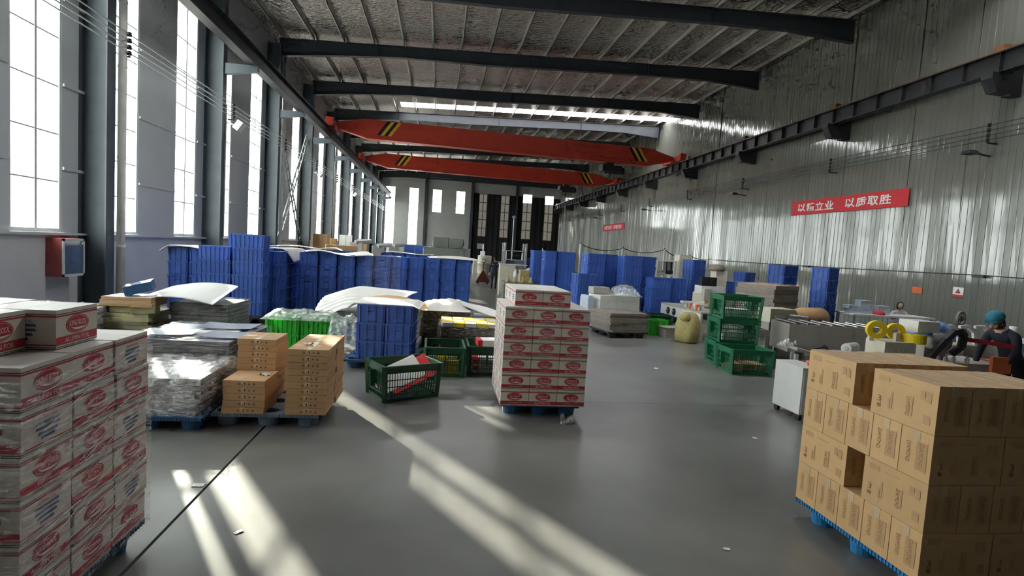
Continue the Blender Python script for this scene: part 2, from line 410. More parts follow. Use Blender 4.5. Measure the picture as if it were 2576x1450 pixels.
for k, y in enumerate(FR):
    if y > YB + .3:
        o = obj('wall_bracket', bk_m, None, (0, y, 0), label='black bracket carrying the crane rail on the ribbed wall, %s along' % (ORD[k] if k < 12 else 'number %d' % (k + 1)), cat='bracket', group='brackets of the ribbed wall', kind='structure')
        obj('rail_clip', cl_m, o)
# roof
ce = thing('ceiling', 'low sloped metal roof lined with silvery foil over purlins', 'ceiling', kind='structure')
def strip(y0, y1, x0, x1, mat, name):
    mb = MB(); mb.prism([(x0, roofz(x0)), (x1, roofz(x1)), (x1, roofz(x1) + .12), (x0, roofz(x0) + .12)], 'Y', y0, y1)
    obj(name, mb.mesh(name, mat), ce)
SK = [(36.2, 37.4), (11.2, 12.4)]
cuts = [YB] + [v for s_ in sorted(SK) for v in s_] + [YE + .2]
for i in range(0, len(cuts), 2): strip(cuts[i], cuts[i + 1], XL - .3, XR + .3, M_foil, 'roof_sheet')
for a, b in SK: strip(a, b, XL - .3, -3.0, M_foil, 'roof_sheet'); strip(a, b, -3.0, XR + .3, M_skylight, 'skylight')
px = -7.2
pur_x = []
while px < XR: pur_x.append(px); px += 1.29
for x in pur_x:
    z = roofz(x)
    obj('purlin', MB().b2((x - .012, YB, z - .2), (x + .012, YE, z)).b2((x - .05, YB, z - .2), (x + .012, YE, z - .19)).b2((x - .012, YB, z - .012), (x + .05, YE, z)).mesh('purlin', M_purlin), ce)
xs = [-7.4, -5.2, -2.3, 2, 9.4, 12.6, 15.1]
def rbot(x):
    P = [(-7.4, 9.9), (-6.65, 10.03), (-2.3, 10.37), (2, 10.45), (9.4, 10.78), (12.7, 10.85), (15.1, 10.68)]
    for (a, za), (b, zb) in zip(P, P[1:]):
        if a <= x <= b: return za + (zb - za)*(x - a)/(b - a)
raf = MB()
for a, b in zip(xs, xs[1:]):
    ta, tb, ba, bb = roofz(a) - .2, roofz(b) - .2, rbot(a), rbot(b)
    raf.prism([(a, ba), (b, bb), (b, tb), (a, ta)], 'Y', -.008, .008)
    raf.prism([(a, ba), (b, bb), (b, bb + .02), (a, ba + .02)], 'Y', -.12, .12)
    raf.prism([(a, ta - .02), (b, tb - .02), (b, tb), (a, ta)], 'Y', -.12, .12)
for x in (-3.2, 3.6, 9.4): raf.b2((x - .012, -.12, rbot(x)), (x + .012, .12, roofz(x) - .2))
raf = raf.mesh('roof_rafter', M_steel)
br_m = MB().bar((0, .1, -.02), (0, .3, .17), .05, .012).bar((0, -.1, -.02), (0, -.3, .17), .05, .012).mesh('flange_brace', M_purlin)
for k, y in enumerate(FR):
    if y > YB + .3:
        o = obj('roof_rafter', raf, None, (0, y, 0), label='dark steel roof rafter spanning the hall, %s from the near end' % (ORD[k] if k < 12 else 'number %d' % (k + 1)), cat='rafter', group='roof rafters', kind='structure')
        for x in pur_x:
            if -7 < x < 15 and y > 12: obj('flange_brace', br_m, o, (x + .04, 0, roofz(x) - .2))
# end wall with its windows, door and dark curtain half
EW = [(-7.1, -5.9, 1.9, 9.1), (-4.2, -3.0, 1.9, 9.1), (-1.28, -.1, 6.2, 9.1), (1.7, 2.86, 6.2, 9.1), (4.63, 5.72, 3.5, 8.98), (7.45, 8.6, 3.5, 8.98), (10.31, 11.55, 3.5, 9.35), (13.2, 14.4, 3.5, 9.35)]
we = obj('wall_end', MB().b2((XL - .2, YE, 0), (XR + .2, YE + .15, 1.9)).mesh('wall_end', M_epanel), label='far end wall of the hall with tall windows', cat='wall', kind='structure')
ex = [XL - .2] + [v for e in EW for v in e[:2]] + [XR + .2]
for i in range(0, len(ex), 2): obj('panel', MB().b2((ex[i], YE, 1.9), (ex[i + 1], YE + .15, 12.2)).mesh('panel', M_epanel), we)
for x0, x1, z0, z1 in EW:
    if z0 > 1.95: obj('panel', MB().b2((x0, YE, 1.9), (x1, YE + .15, z0)).mesh('panel', M_epanel), we)
    obj('panel', MB().b2((x0, YE, z1), (x1, YE + .15, 12.2)).mesh('panel', M_epanel), we)
for z in (4.5, 7.2, 9.9): obj('girt', MB().b2((XL, YE - .03, z - .04), (3.7, YE, z + .04)).mesh('girt', M_epanel), we)
LBL = ['tall bright window at the window wall corner of the end wall', 'tall bright window beside the corner one on the end wall', 'short bright window high over the sliding door, nearer the corner', 'short bright window high over the sliding door, nearer the dark curtain', 'plastic covered window first in the dark curtained end wall', 'plastic covered window second in the dark curtained end wall', 'plastic covered window third in the dark curtain, bright at its top', 'plastic covered window last before the ribbed wall, bright at its top']
for i, (x0, x1, z0, z1) in enumerate(EW):
    n += 1; w_, h_ = x1 - x0, z1 - z0
    mb = MB().b2((0, 0, 0), (.05, .1, h_)).b2((w_ - .05, 0, 0), (w_, .1, h_)).b2((0, 0, 0), (w_, .1, .05)).b2((0, 0, h_ - .05), (w_, .1, h_))
    o = obj('window_%d' % n, mb.mesh('window_frame', M_white if i < 4 else M_steel), None, (x0, YE + .02, z0), label=LBL[i], cat='window', kind='structure')
    obj('mullion', MB().b2((w_/2 - .03, .02, .05), (w_/2 + .03, .08, h_ - .05)).mesh('mullion', M_white if i < 4 else M_steel), o)
    nr = max(2, round(h_/1.1))
    if i > 3:
        for k in range(1, nr): obj('transom', MB().b2((.05, .02, h_*k/nr - .03), (w_ - .05, .08, h_*k/nr + .03)).mesh('transom', M_steel), o)
    for c in (0, 1):
        xa, xb = (.05, w_/2 - .03) if c == 0 else (w_/2 + .03, w_ - .05)
        for k in range(nr):
            za, zb = .05 + (h_ - .1)*k/nr, .05 + (h_ - .1)*(k + 1)/nr
            obj('pane', MB().b2((xa, .045, za), (xb, .055, zb)).mesh('pane', M_glass if i < 4 or (i > 5 and k == nr - 1) else M_frost), o)
for x, lab in ((-2.1, 'end wall column between the bright windows and the sliding door'), (3.75, 'end wall column beside the sliding door'), (9.5, 'end wall column within the dark curtain')):
    obj('end_column', MB().b2((x - .15, YE - .42, 0), (x + .15, YE - .4, 10.9)).b2((x - .01, YE - .4, 0), (x + .01, YE - .02, 10.9)).b2((x - .15, YE - .04, 0), (x + .15, YE - .01, 10.9)).mesh('end_column', M_steel), label=lab, cat='column', kind='structure')
d = obj('door_1', MB().b2((-1.75, YE - .14, 0), (3.3, YE - .05, 5.6)).mesh('door_1', M_epanel), label='big pale sliding door in the far end wall', cat='door', kind='structure')
obj('door_track', MB().b2((-2.0, YE - .2, 5.6), (3.55, YE - .04, 5.85)).mesh('door_track', M_epanel), d)
for x in (-1.9, 3.45): obj('door_frame', MB().b2((x - .12, YE - .16, 0), (x + .12, YE - .04, 5.6)).mesh('door_frame', M_epanel), d)
cu = thing('wall_curtain', 'black curtain hung over half of the end wall', 'curtain', kind='structure')
cx = [3.95] + [v for e in EW[4:] for v in e[:2]] + [XR - .05]
def fold(x0, x1, z0, z1):
    nn = max(2, int((x1 - x0)/.12)); mb = MB(); v_, f_ = [], []
    for j, z in enumerate((z0, z1)):
        for i in range(nn + 1):
            x = x0 + (x1 - x0)*i/nn; v_.append((x, YE - .05 - .03*math.sin(x*9) - .02*math.sin(x*23), z))
    for i in range(nn): f_.append((i, i + 1, nn + 2 + i, nn + 1 + i))
    obj('curtain_panel', mb.add(v_, f_).mesh('curtain_panel', M_dark), cu)
for i in range(0, len(cx), 2): fold(cx[i], cx[i + 1], .02, 9.0)
for x0, x1, z0, z1 in EW[4:]: fold(x0, x1, .02, z0)
obj('curtain_vent', MB().b2((4.7, YE - .16, 1.9), (5.6, YE - .1, 2.6)).mesh('curtain_vent', M_epanel), cu, label='pale grey notice on the black curtain')
obj('beam_end', MB().b2((XL, YE - .35, 10.3), (XR, YE - .1, 10.9)).mesh('beam_end', M_steel), label='dark steel beam across the top of the end wall', cat='beam', kind='structure')
obj('wall_back_unseen', MB().b2((XL - .2, YB - .2, 0), (XR + .2, YB, 12.2)).mesh('wall_back_unseen', M_backwall), label='unseen grey wall set close behind the viewer to cut light', cat='wall', kind='structure')  # unseen wall, set close to block light from behind the camera

# ------------------------------------------------------------------ overhead cranes
def crane(yl, yr, lab, stripe_lab):
    xa, xb = -6.42, 14.62
    t = thing('bridge_crane', lab, 'crane', ((xa + xb)/2, (yl + yr)/2, 0), math.atan2(yr - yl, xb - xa))
    hl = math.hypot(xb - xa, yr - yl)/2
    z0, z1, ze = 7.93, 9.0, 8.62
    body = [(-hl + .4, 8.3), (-hl + 1.9, z0), (hl - 1.9, z0), (hl - .4, 8.3), (hl - .2, ze), (hl - 1.8, z1), (-hl + 1.8, z1), (-hl + .2, ze)]
    obj('girder', MB().prism(body, 'Y', -.26, .26).b2((-hl + 1.9, -.32, z0 - .03), (hl - 1.9, .32, z0)).mesh('girder', M_crane), t)
    for s in (-1, 1):
        tr = obj('end_truck', MB().b2((s*hl - .16, -1.1, 8.27), (s*hl + .16, 1.1, 8.62)).b2((s*hl - .2, -1.25, 8.3), (s*hl + .2, -1.05, 8.7)).b2((s*hl - .2, 1.05, 8.3), (s*hl + .2, 1.25, 8.7)).mesh('end_truck', M_crane), t)
        for yy in (-.8, .8): obj('wheel', MB().tube((s*hl - .06, yy, 8.38), (s*hl + .06, yy, 8.38), .14, 14).mesh('wheel', M_blk), tr)
        xc = s*(hl - 2.6)
        for k in range(4):
            dx = k*.2; mm = M_blk if k % 2 == 0 else M_yel
            sh = .55*s
            pts = [(xc + dx - .1, 8.15), (xc + dx + .1, 8.15), (xc + dx + .1 - sh, 8.95), (xc + dx - .1 - sh, 8.95)]
            obj('hazard_stripe', MB().prism(pts, 'Y', -.272, -.262).mesh('hazard_stripe', mm), t)
    h = obj('hoist', MB().b2((hl - 4.9, -.35, 7.35), (hl - 3.6, .35, 7.72)).tube((hl - 4.7, 0, 7.45), (hl - 3.4, 0, 7.45), .22, 14).b2((hl - 4.5, -.1, 7.7), (hl - 4.1, .1, 7.92)).mesh('hoist', M_blk), t)
    obj('hook', MB().tube((hl - 4.3, 0, 7.0), (hl - 4.3, 0, 7.3), .05, 8).ring((hl - 4.3, 0, 6.93), (0, 1, 0), .1, .06, .05, 12).mesh('hook', M_blk), h)
crane(32.6, 34.0, 'red overhead bridge crane with striped ends, the nearer of two', '')
crane(44.4, 46.4, 'red overhead bridge crane with striped ends, the farther of two', '')

# ------------------------------------------------------------------ fittings on the walls
def banner(y0, y1, z0, z1, lab, txt):
    t = obj('wall_banner', MB().b2((XR - .055, y0, z0), (XR - .045, y1, z1)).mesh('wall_banner', M_red), label=lab, cat='banner')
    nn = len(txt); step = (y1 - y0)*.82/nn; zc = (z0 + z1)/2
    for i, ch in enumerate(txt):
        if ch == ' ': continue
        v_, f_ = fit_text(ch, min(step*.9, .56), (z1 - z0)*.58, bold=.02)
        yc = y1 - (y1 - y0)*.07 - step*(i + .5)
        obj('character', MB().add([(XR - .0585, yc - a, zc + b) for a, b in v_], f_).mesh('character', M_wht), t)['kind'] = 'stuff'
banner(16.33, 22.42, 4.34, 4.94, 'long red cloth banner with white characters on the ribbed wall', '以精立业 以质取胜')
banner(44.5, 50.5, 4.34, 4.94, 'small distant red banner on the ribbed wall near the end', '以科技求发展 以质量求生存')
obj('wall_sticker', MB().b2((XR - .03, 15.45, 1.5), (XR - .02, 15.83, 1.7)).mesh('wall_sticker', M_orange), label='small orange notice on the ribbed wall above the sewing table', cat='notice')
s_ = obj('warning_sign', MB().b2((XR - .03, 14.07, 1.52), (XR - .02, 14.4, 1.8)).mesh('warning_sign', M_wht), label='white warning sign with a red foot on the ribbed wall', cat='sign')
obj('sign_foot', MB().b2((XR - .036, 14.07, 1.52), (XR - .03, 14.4, 1.58)).mesh('sign_foot', M_red), s_)
obj('sign_triangle', MB().prism([(14.15, 1.62), (14.32, 1.62), (14.235, 1.76)], 'X', XR - .036, XR - .03).mesh('sign_triangle', M_rbrown), s_)
def busbar(x, lab, side):
    t = thing('conductor_line', lab, 'cable', (0, 0, 0))
    for i, z in enumerate((5.95, 6.08, 6.22, 6.36)):
        obj('wire', MB().b2((x - .01, YB + .5, z - .012), (x + .01, YE - .5, z + .012)).mesh('wire', M_steel2 if side > 0 else M_galv), t)
    im = MB().lathe([(.035, -.05), (.05, -.03), (.035, -.02), (.055, 0), (.035, .02), (.05, .03), (.035, .05)], 8).mesh('insulator', M_steel2)
    am = MB().b2((-.02 if side > 0 else -.18, -.02, 5.85), (.32 if side > 0 else .02, .02, 5.89)).mesh('insulator_arm', M_steel2)
    for y in FR:
        if y > 2:
            obj('insulator_arm', am, t, (x, y + .35, 0))
            for z in (5.95, 6.08, 6.22, 6.36): obj('insulator', im, t, (x, y + .35, z))
busbar(XR - .35, 'four power conductors on insulators along the ribbed wall', 1)
busbar(-7.12, 'four power conductors on insulators along the window wall', -1)
for i, y in enumerate((13.75, 26.2, 38.6, 51.2)):
    t = thing('wall_lamp', 'grey lamp bracketed on the ribbed wall below the conductors, %s along' % ORD[i], 'lamp', (XR - .05, y, 5.55), group='lamps of the ribbed wall')
    obj('arm', MB().bar((0, 0, 0), (-.5, 0, .06), .04).mesh('arm', M_steel2), t)
    obj('lamp_head', MB().box((-.65, 0, .06), (.34, .3, .1), 0, top=.7).mesh('lamp_head', M_steel2), t)
for i, y in enumerate((FR[3] - .35, FR[5] - .35, FR[7] - .35)):
    t = thing('flood_lamp', 'white box floodlight on a column of the window wall, %s along' % ORD[i], 'lamp', (XL + .585, y + .35, 5.62), group='floodlights of the window wall')
    obj('arm', MB().bar((0, .1, .1), (.25, .05, .05), .035).b2((-.02, .08, -3.7), (.02, .12, .7)).mesh('arm', M_galv), t)
    obj('lamp_head', MB().box((.46, 0, .0), (.2, .36, .32), 0, rot=Matrix.Rotation(R(35), 3, 'Y')).mesh('lamp_head', M_white), t)
for i, (y, x) in enumerate(((Y0 + .3, XL + .62), (Y0 + 2*BAY + .3, XL + .64), (Y0 + 4*BAY + .3, XL + .62))):
    t = thing('drain_pipe', 'pale plastic drain pipe beside a column, %s along the window wall' % ORD[i], 'pipe', (x, y, 0), group='drain pipes')
    obj('pipe', MB().tube((0, 0, 0), (0, 0, 10.4), .085, 12).mesh('pipe', M_pvc, True), t)
    for z in (1.6, 3.6, 5.6, 7.0): obj('pipe_collar', MB().tube((0, 0, z), (0, 0, z + .05), .093, 12).mesh('pipe_collar', M_pvc), t)
t = thing('cross_brace', 'grey ladder like cross bracing between two columns of the window wall', 'bracing', (XL + .3, 0, 0), kind='structure')
for y0, z0, y1, z1, mt in ((26.2, 1.0, 31.7, 7.5, M_galv), (26.2, 7.5, 31.7, 1.0, M_steel)):
    a, b = Vector((0, y0, z0)), Vector((0, y1, z1)); dr = (b - a).normalized(); nn = Vector((0, -dr.z, dr.y))*.2
    for s in (-1, 1): obj('chord', MB().bar(a + nn*s, b + nn*s, .03, .1).mesh('chord', mt), t)
    L_ = (b - a).length; k = .4
    while k < L_: obj('rung', MB().bar(a + dr*k + nn, a + dr*k - nn, .02, .08).mesh('rung', mt), t); k += .62
t = thing('hydrant_cabinet', 'red sided fire hydrant cabinet with a glazed door on the plaster wall', 'cabinet', (XL + .004, 12.1, .98))
obj('body', MB().b2((.0, 0, 0), (.3, .68, .78)).mesh('body', M_cabred), t)
d = obj('door', MB().b2((.3, 0, 0), (.325, .68, .05)).b2((.3, 0, .73), (.325, .68, .78)).b2((.3, 0, 0), (.325, .05, .78)).b2((.3, .63, 0), (.325, .68, .78)).mesh('door', M_white), t)
obj('door_pane', MB().b2((.305, .05, .05), (.315, .63, .73)).mesh('door_pane', M_cabglass), d)
obj('door_tag', MB().b2((.3265, .56, .66), (.328, .62, .71)).mesh('door_tag', M_wht), d)

# ------------------------------------------------------------------ crates
def crate_meshes(L, W, H, mat, tag, taper=.95):
    t = .012; b = MB()
    def ringpts(l, w_, z): return [(-l/2, -w_/2, z), (l/2, -w_/2, z), (l/2, w_/2, z), (-l/2, w_/2, z)]
    vs = ringpts(L*taper, W*taper, 0) + ringpts(L, W, H) + ringpts(L - 2*t, W - 2*t, H) + ringpts(L*taper - 2*t, W*taper - 2*t, .015)
    fs = [(3, 2, 1, 0), (12, 13, 14, 15)]
    for a in range(3):
        for i in range(4): j = (i + 1) % 4; fs.append((a*4 + i, a*4 + j, a*4 + 4 + j, a*4 + 4 + i))
    b.add(vs, fs)
    body = b.mesh(tag + '_body', mat)
    r = MB()
    for z0, z1, e in ((H - .02, H - .002, .007), (H*.82, H*.82 + .008, .004)):
        k = taper + (1 - taper)*z0/H
        l, w_ = L*k/2 + e, W*k/2 + e
        r.b2((-l, -w_, z0), (l, -w_ + e + .008, z1)).b2((-l, w_ - e - .008, z0), (l, w_, z1)).b2((-l, -w_, z0), (-l + e + .008, w_, z1)).b2((l - e - .008, -w_, z0), (l, w_, z1))
    rim = r.mesh(tag + '_rim', mat)
    q = MB()
    def rib(p0, p1): q.bar(p0, p1, .016, .016)
    for s in (-1, 1):
        for i in range(7):
            x = (-.43 + .86*i/6)*L; rib((x*taper, s*(W*taper/2 + .006), .01), (x, s*(W/2 + .006), H - .03))
        for i in range(4):
            y = (-.42 + .84*i/3)*W; rib((s*(L*taper/2 + .006), y*taper, .01), (s*(L/2 + .006), y, H - .03))
        k = taper + (1 - taper)*.35
        q.box((s*(L*k/2 + .003), 0, H*.36), (.010, W*.34, H*.5)); q.box((s*(L*.99/2 + .004), 0, H*.70), (.022, W*.36, .016))
    ribs = q.mesh(tag + '_ribs', mat)
    return body, rim, ribs
BC = crate_meshes(.70, .45, .33, M_blue, 'blue_crate')
def put_crate(ms, x, y, z, rz, label, group, name='blue_crate', parts=True, sz=1.0):
    o = obj(name, ms[0], None, (x, y, z), rz, label, 'crate', group); o.scale = (1, 1, sz)
    if parts: obj('rim', ms[1], o); obj('rib_grid', ms[2], o)['kind'] = 'stuff'
    return o
def crate_stack(x, y, rz, nn, z0, where, group, parts=True, step=.33, sz=1.0):
    for k in range(nn):
        pos = 'top' if k == nn - 1 else ('bottom' if k == 0 else ORD[k] + ' up')
        put_crate(BC, x + random.uniform(-.006, .006), y + random.uniform(-.006, .006), z0 + k*step, rz + random.uniform(-.012, .012), 'blue plastic crate, %s, %s' % (pos, where), group, parts=parts, sz=sz)

# ------------------------------------------------------------------ pallets: deck with cup shaped feet
def pallet_mesh(LX, LY, mat, tag, hh=.15):
    d = MB(); nx = ny = 3; cw, ch = LX/nx, LY/ny; N_ = 16; f = MB(); feet = []
    for i in range(nx):
        for j in range(ny):
            cx_, cy_ = -LX/2 + cw*(i + .5), -LY/2 + ch*(j + .5)
            ax = cx_ + (-.10 if i == 0 else .10 if i == 2 else 0)*cw*.9; ay = cy_ + (-.10 if j == 0 else .10 if j == 2 else 0)*ch*.9
            rx, ry = .115, .085
            o_, i_, l_ = [], [], []
            for q in range(N_):
                a = 2*math.pi*q/N_; c_, s__ = math.cos(a), math.sin(a)
                k = 1/max(abs(c_), abs(s__))
                o_.append((cx_ + c_*k*cw/2, cy_ + s__*k*ch/2, hh)); i_.append((ax + rx*c_, ay + ry*s__, hh)); l_.append((ax + rx*.8*c_, ay + ry*.8*s__, .012))
            d.add(o_ + i_, [(q, (q + 1) % N_, N_ + (q + 1) % N_, N_ + q) for q in range(N_)])
            ft = MB(); ft.add(i_ + l_, [(q, (q + 1) % N_, N_ + (q + 1) % N_, N_ + q) for q in range(N_)])
            oo = [(ax + (rx + .012)*math.cos(2*math.pi*q/N_), ay + (ry + .012)*math.sin(2*math.pi*q/N_), hh - .004) for q in range(N_)]
            ob = [(ax + (rx*.8 + .01)*math.cos(2*math.pi*q/N_), ay + (ry*.8 + .01)*math.sin(2*math.pi*q/N_), 0) for q in range(N_)]
            ft.add(oo + ob, [(N_ + q, N_ + (q + 1) % N_, (q + 1) % N_, q) for q in range(N_)] + [tuple(range(2*N_ - 1, N_ - 1, -1))])
            ft.add(l_, [tuple(range(N_))])
            feet.append(ft.mesh(tag + '_foot', mat))
    for a, b in (((-LX/2, -LY/2), (LX/2, -LY/2 + .01)), ((-LX/2, LY/2 - .01), (LX/2, LY/2)), ((-LX/2, -LY/2), (-LX/2 + .01, LY/2)), ((LX/2 - .01, -LY/2), (LX/2, LY/2))):
        d.b2((a[0], a[1], hh - .035), (b[0], b[1], hh))
    k = int(LX/.03)
    for i in range(k):
        x = -LX/2 + .02 + (LX - .04)*i/(k - 1)
        for y in (-LY/2 - .003, LY/2 + .003): d.box((x, y, hh - .017), (.008, .008, .034))
    k = int(LY/.03)
    for i in range(k):
        y = -LY/2 + .02 + (LY - .04)*i/(k - 1)
        for x in (-LX/2 - .003, LX/2 + .003): d.box((x, y, hh - .017), (.008, .008, .034))
    return d.mesh(tag + '_deck', mat), feet
PAL = {}
def pallet(x, y, rz, LX, LY, mat, label, hh=.15):
    key = (LX, LY, mat.name, hh)
    if key not in PAL: PAL[key] = pallet_mesh(LX, LY, mat, 'pallet', hh)
    o = obj('plastic_pallet', PAL[key][0], None, (x, y, 0), rz, label, 'pallet', 'plastic pallets')
    for f_ in PAL[key][1]: obj('foot', f_, o)
    return o

# ------------------------------------------------------------------ printed foil cartons
CW, CH = .358, .21
LAY6 = ['bottom layer', 'second layer', 'third layer', 'fourth layer', 'fifth layer', 'sixth layer']; LAY4 = ['bottom layer', 'second layer', 'third layer', 'top layer']
AR_LOGO = '\uFEDD\uFEED\uFEAD \uFE9E\uFEE8\uFEF4\uFEDB'
AR_BAND = '\uFEDE\uFEF3\uFEEE\uFED3 \uFEE1\uFEEE\uFEF4\uFEE8\uFEE4\uFEDF\uFE83'
carton_m = MB().b2((-CW/2 + .002, -CW/2 + .002, .001), (CW/2 - .002, CW/2 - .002, CH - .003), 0)
carton_m.m[1] = 1
carton_m.b2((-CW/2 + .004, -.0025, CH - .0032), (CW/2 - .004, .0025, CH - .0026), 0)
carton_m = carton_m.mesh('foil_carton', [M_carton, M_cartop])
def stripes(mb, y):
    h = CW/2 - .002
    def q(x0, x1, z0, z1, m, e=0): mb.add([(x0, y - e, z0), (x1, y - e, z0), (x1, y - e, z1), (x0, y - e, z1)], [(0, 1, 2, 3)], m)
    q(-h, h, CH*.865, CH*.885, 2); q(-h, h, CH*.80, CH*.845, 0); q(-h, h, .006, .010, 2)
    return q
def logo_mesh(main, band, arab):
    mb = MB()
    y = -CW/2 + .0012
    q = stripes(mb, y)
    q(-CW/2 + .002, CW/2 - .002, CH*.085, CH*.29, 0)
    N_ = 28; cz = CH*.555
    def ell(rx, rz_, e, m, z_=cz):
        mb.add([(rx*math.cos(2*math.pi*i/N_), y - e, z_ + rz_*math.sin(2*math.pi*i/N_) + .12*rx*math.cos(2*math.pi*i/N_)*0) for i in range(N_)], [tuple(range(N_))], m)
    ell(.098, .051, .0003, 2); ell(.096, .049, .0005, 0); ell(.092, .0455, .0007, 1); ell(.090, .0435, .0009, 0)
    pts = []
    for i in range(13):
        a = R(200 + 130*i/12); pts.append((.078*math.cos(a) + .012, cz + .034*math.sin(a)))
    for i in range(12, -1, -1):
        a = R(200 + 130*i/12); pts.append((.078*math.cos(a) + .012, cz + .034*math.sin(a) + .012*math.sin(math.pi*i/12)))
    mb.add([(a, y - .0011, b) for a, b in pts], [(i, i + 1, 24 - i, 25 - i) for i in range(12)], 1)
    v_, f_ = fit_text(main, .145 if not arab else .135, .03 if not arab else .04, .25 if not arab else 0, .004)
    mb.add([(a, y - .0014, b + cz + .006) for a, b in v_], f_, 1)
    v_, f_ = fit_text(band, .21 if not arab else .17, .026, 0, .0)
    mb.add([(a, y - .0007, b + CH*.188) for a, b in v_], f_, 1)
    return mb.mesh('printed_logo', [M_cred, M_cwht, M_cdark])
LOGO = {'e': logo_mesh('KING ROOL', 'ALUMIN FOIL', False), 'a': logo_mesh(AR_LOGO, AR_BAND, True)}
pmb = MB(); q = stripes(pmb, -CW/2 + .0012); q(-CW/2 + .002, CW/2 - .002, CH*.085, CH*.115, 0)
v_, f_ = fit_text('ALUMIN FOIL', .13, .012, .2); pmb.add([(a, -CW/2 + .0008, b + CH*.70) for a, b in v_], f_, 0)
for i in range(4):
    zc = CH*(.58 - .115*i); wd = (.085, .085, .07, .05)[i]
    pmb.add([(-wd + .0, -CW/2 + .0008, zc - .008), (wd, -CW/2 + .0008, zc - .004), (wd - .006, -CW/2 + .0008, zc + .010), (-wd + .004, -CW/2 + .0008, zc + .006)], [(0, 1, 2, 3)], 1)
PANEL_M = pmb.mesh('printed_panel', [M_cred, M_cblue, M_cdark])
def foil_carton(x, y, z, rz, kind, label, group):
    o = obj('foil_carton', carton_m, None, (x, y, z), rz, label, 'carton', group)
    for p in (obj('printed_logo', LOGO[kind], o), obj('printed_logo', LOGO['e' if kind == 'a' else 'a'], o, rz=R(180)), obj('printed_panel', PANEL_M, o, rz=R(-90)), obj('printed_panel', PANEL_M, o, rz=R(90))): p['kind'] = 'stuff'
    return o
def shell(name, x0, x1, y0, y1, z0, z1, mat, parent, amp=.006, top=True, seed=1, res=.09, bulge=0.0):
    mb = MB(); rd = Vector((seed*3.1, seed*1.7, seed*.9))
    def disp(p, nrm):
        k = noise.noise(Vector(p)*5 + rd)*amp + noise.noise(Vector(p)*16 + rd)*amp*.7
        zz = (p[2] - z0)/max(z1 - z0, .01)
        return Vector(p) + Vector(nrm)*(k + bulge*math.sin(math.pi*min(max(zz, 0), 1)))
    def face(a, u, v, nrm):
        nu, nv = max(2, int(Vector(u).length/res)), max(2, int(Vector(v).length/res)); v_, f_ = [], []
        for i in range(nu + 1):
            for j in range(nv + 1): v_.append(disp(Vector(a) + Vector(u)*i/nu + Vector(v)*j/nv, nrm))
        for i in range(nu):
            for j in range(nv): k = i*(nv + 1) + j; f_.append((k, k + nv + 1, k + nv + 2, k + 1))
        mb.add(v_, f_)
    dx, dy, dz = x1 - x0, y1 - y0, z1 - z0
    face((x0, y0, z0), (dx, 0, 0), (0, 0, dz), (0, -1, 0)); face((x0, y1, z0), (dx, 0, 0), (0, 0, dz), (0, 1, 0))
    face((x0, y0, z0), (0, dy, 0), (0, 0, dz), (-1, 0, 0)); face((x1, y0, z0), (0, dy, 0), (0, 0, dz), (1, 0, 0))
    if top: face((x0, y0, z1), (dx, 0, 0), (0, dy, 0), (0, 0, 1))
    return obj(name, mb.mesh(name, mat, True), parent)

# centre stack: three by three cartons, six layers and a part layer on top
pallet(1.38, 7.22, R(-1), 1.0, 1.05, M_blued, 'dark blue plastic pallet under the white and red carton stack in the aisle')
ROWS = ['aea', 'aee', 'aae', 'eae', 'aee', 'aea']
for lay in range(6):
    for r_ in range(3):
        for c_ in range(3):
            if r_ == 1 and c_ == 1 and lay < 5: continue
            foil_carton(1.018 + c_*.36 + random.uniform(-.002, .002), 6.80 + r_*.36, .152 + lay*.2075, R(random.uniform(-.4, .4)), ROWS[lay][c_] if r_ == 0 else random.choice('ea'),
                        'white red foil carton, %s of aisle stack, %s row, %s' % (LAY6[lay], ('front', 'middle', 'back')[r_], ('window side', 'centre', 'machine side')[c_]), 'foil cartons of the aisle stack')
for r_ in range(3):
    for c_ in range(2):
        foil_carton(1.145 + c_*.362, 6.93 + r_*.362, .152 + 6*.2075, R(random.uniform(-.6, .6)), 'ae'[c_] if r_ == 0 else random.choice('ea'),
                    'white red foil carton on top of the aisle stack, %s row, %s' % (('front', 'middle', 'back')[r_], ('window side', 'machine side')[c_]), 'foil cartons of the aisle stack')
t = thing('stretch_wrap', 'thin stretch film wrapped around the aisle carton stack', 'plastic film', (0, 0, 0))
shell('wrap_sheet', .832, 1.924, 6.612, 7.708, .7, 1.405, M_film2, t, .003, top=False, seed=3)

# near left stack wrapped in film
pallet(-2.41, 3.27, 0, 1.08, 1.1, M_blued, 'dark blue plastic pallet under the film wrapped carton stack')
LROW = ['eep', 'pae', 'aep', 'pae', 'eae', 'eep']   # far-to-near is right-to-left in the list below; bottom layer first
LROW = [['e', 'e', 'a'], ['e', 'e', 'a'], ['p', 'e', 'p'], ['a', 'a', 'e'], ['p', 'a', 'p'], ['p', 'a', 'e']]
LROW = [['p', 'e', 'a'], ['e', 'e', 'p'], ['p', 'a', 'e'], ['a', 'e', 'p'], ['p', 'a', 'e'], ['e', 'a', 'p']]
for lay in range(6):
    for r_ in range(3):
        for c_ in range(3):
            if r_ == 1 and c_ == 1 and lay < 5: continue
            sh = 0 if lay % 2 else -.03
            kd = LROW[lay][r_]
            x = -2.04 - c_*.363 + random.uniform(-.006, .004); y = 2.89 + r_*.374 + (random.uniform(-.01, .01) if r_ else 0)
            if kd == 'p' and c_ == 0: rz = R(0 if r_ % 2 else 180)
            else: rz = R(90)
            foil_carton(x, y, .152 + lay*.2125, rz + R(random.uniform(-.5, .5)), kd if kd != 'p' else 'e',
                        'film wrapped foil carton, %s of near pallet, %s row, %s' % (LAY6[lay], ('front', 'middle', 'back')[r_], ('aisle side', 'centre', 'wall side')[c_]), 'foil cartons of the near wrapped pallet')
ZT = .152 + 6*.2125
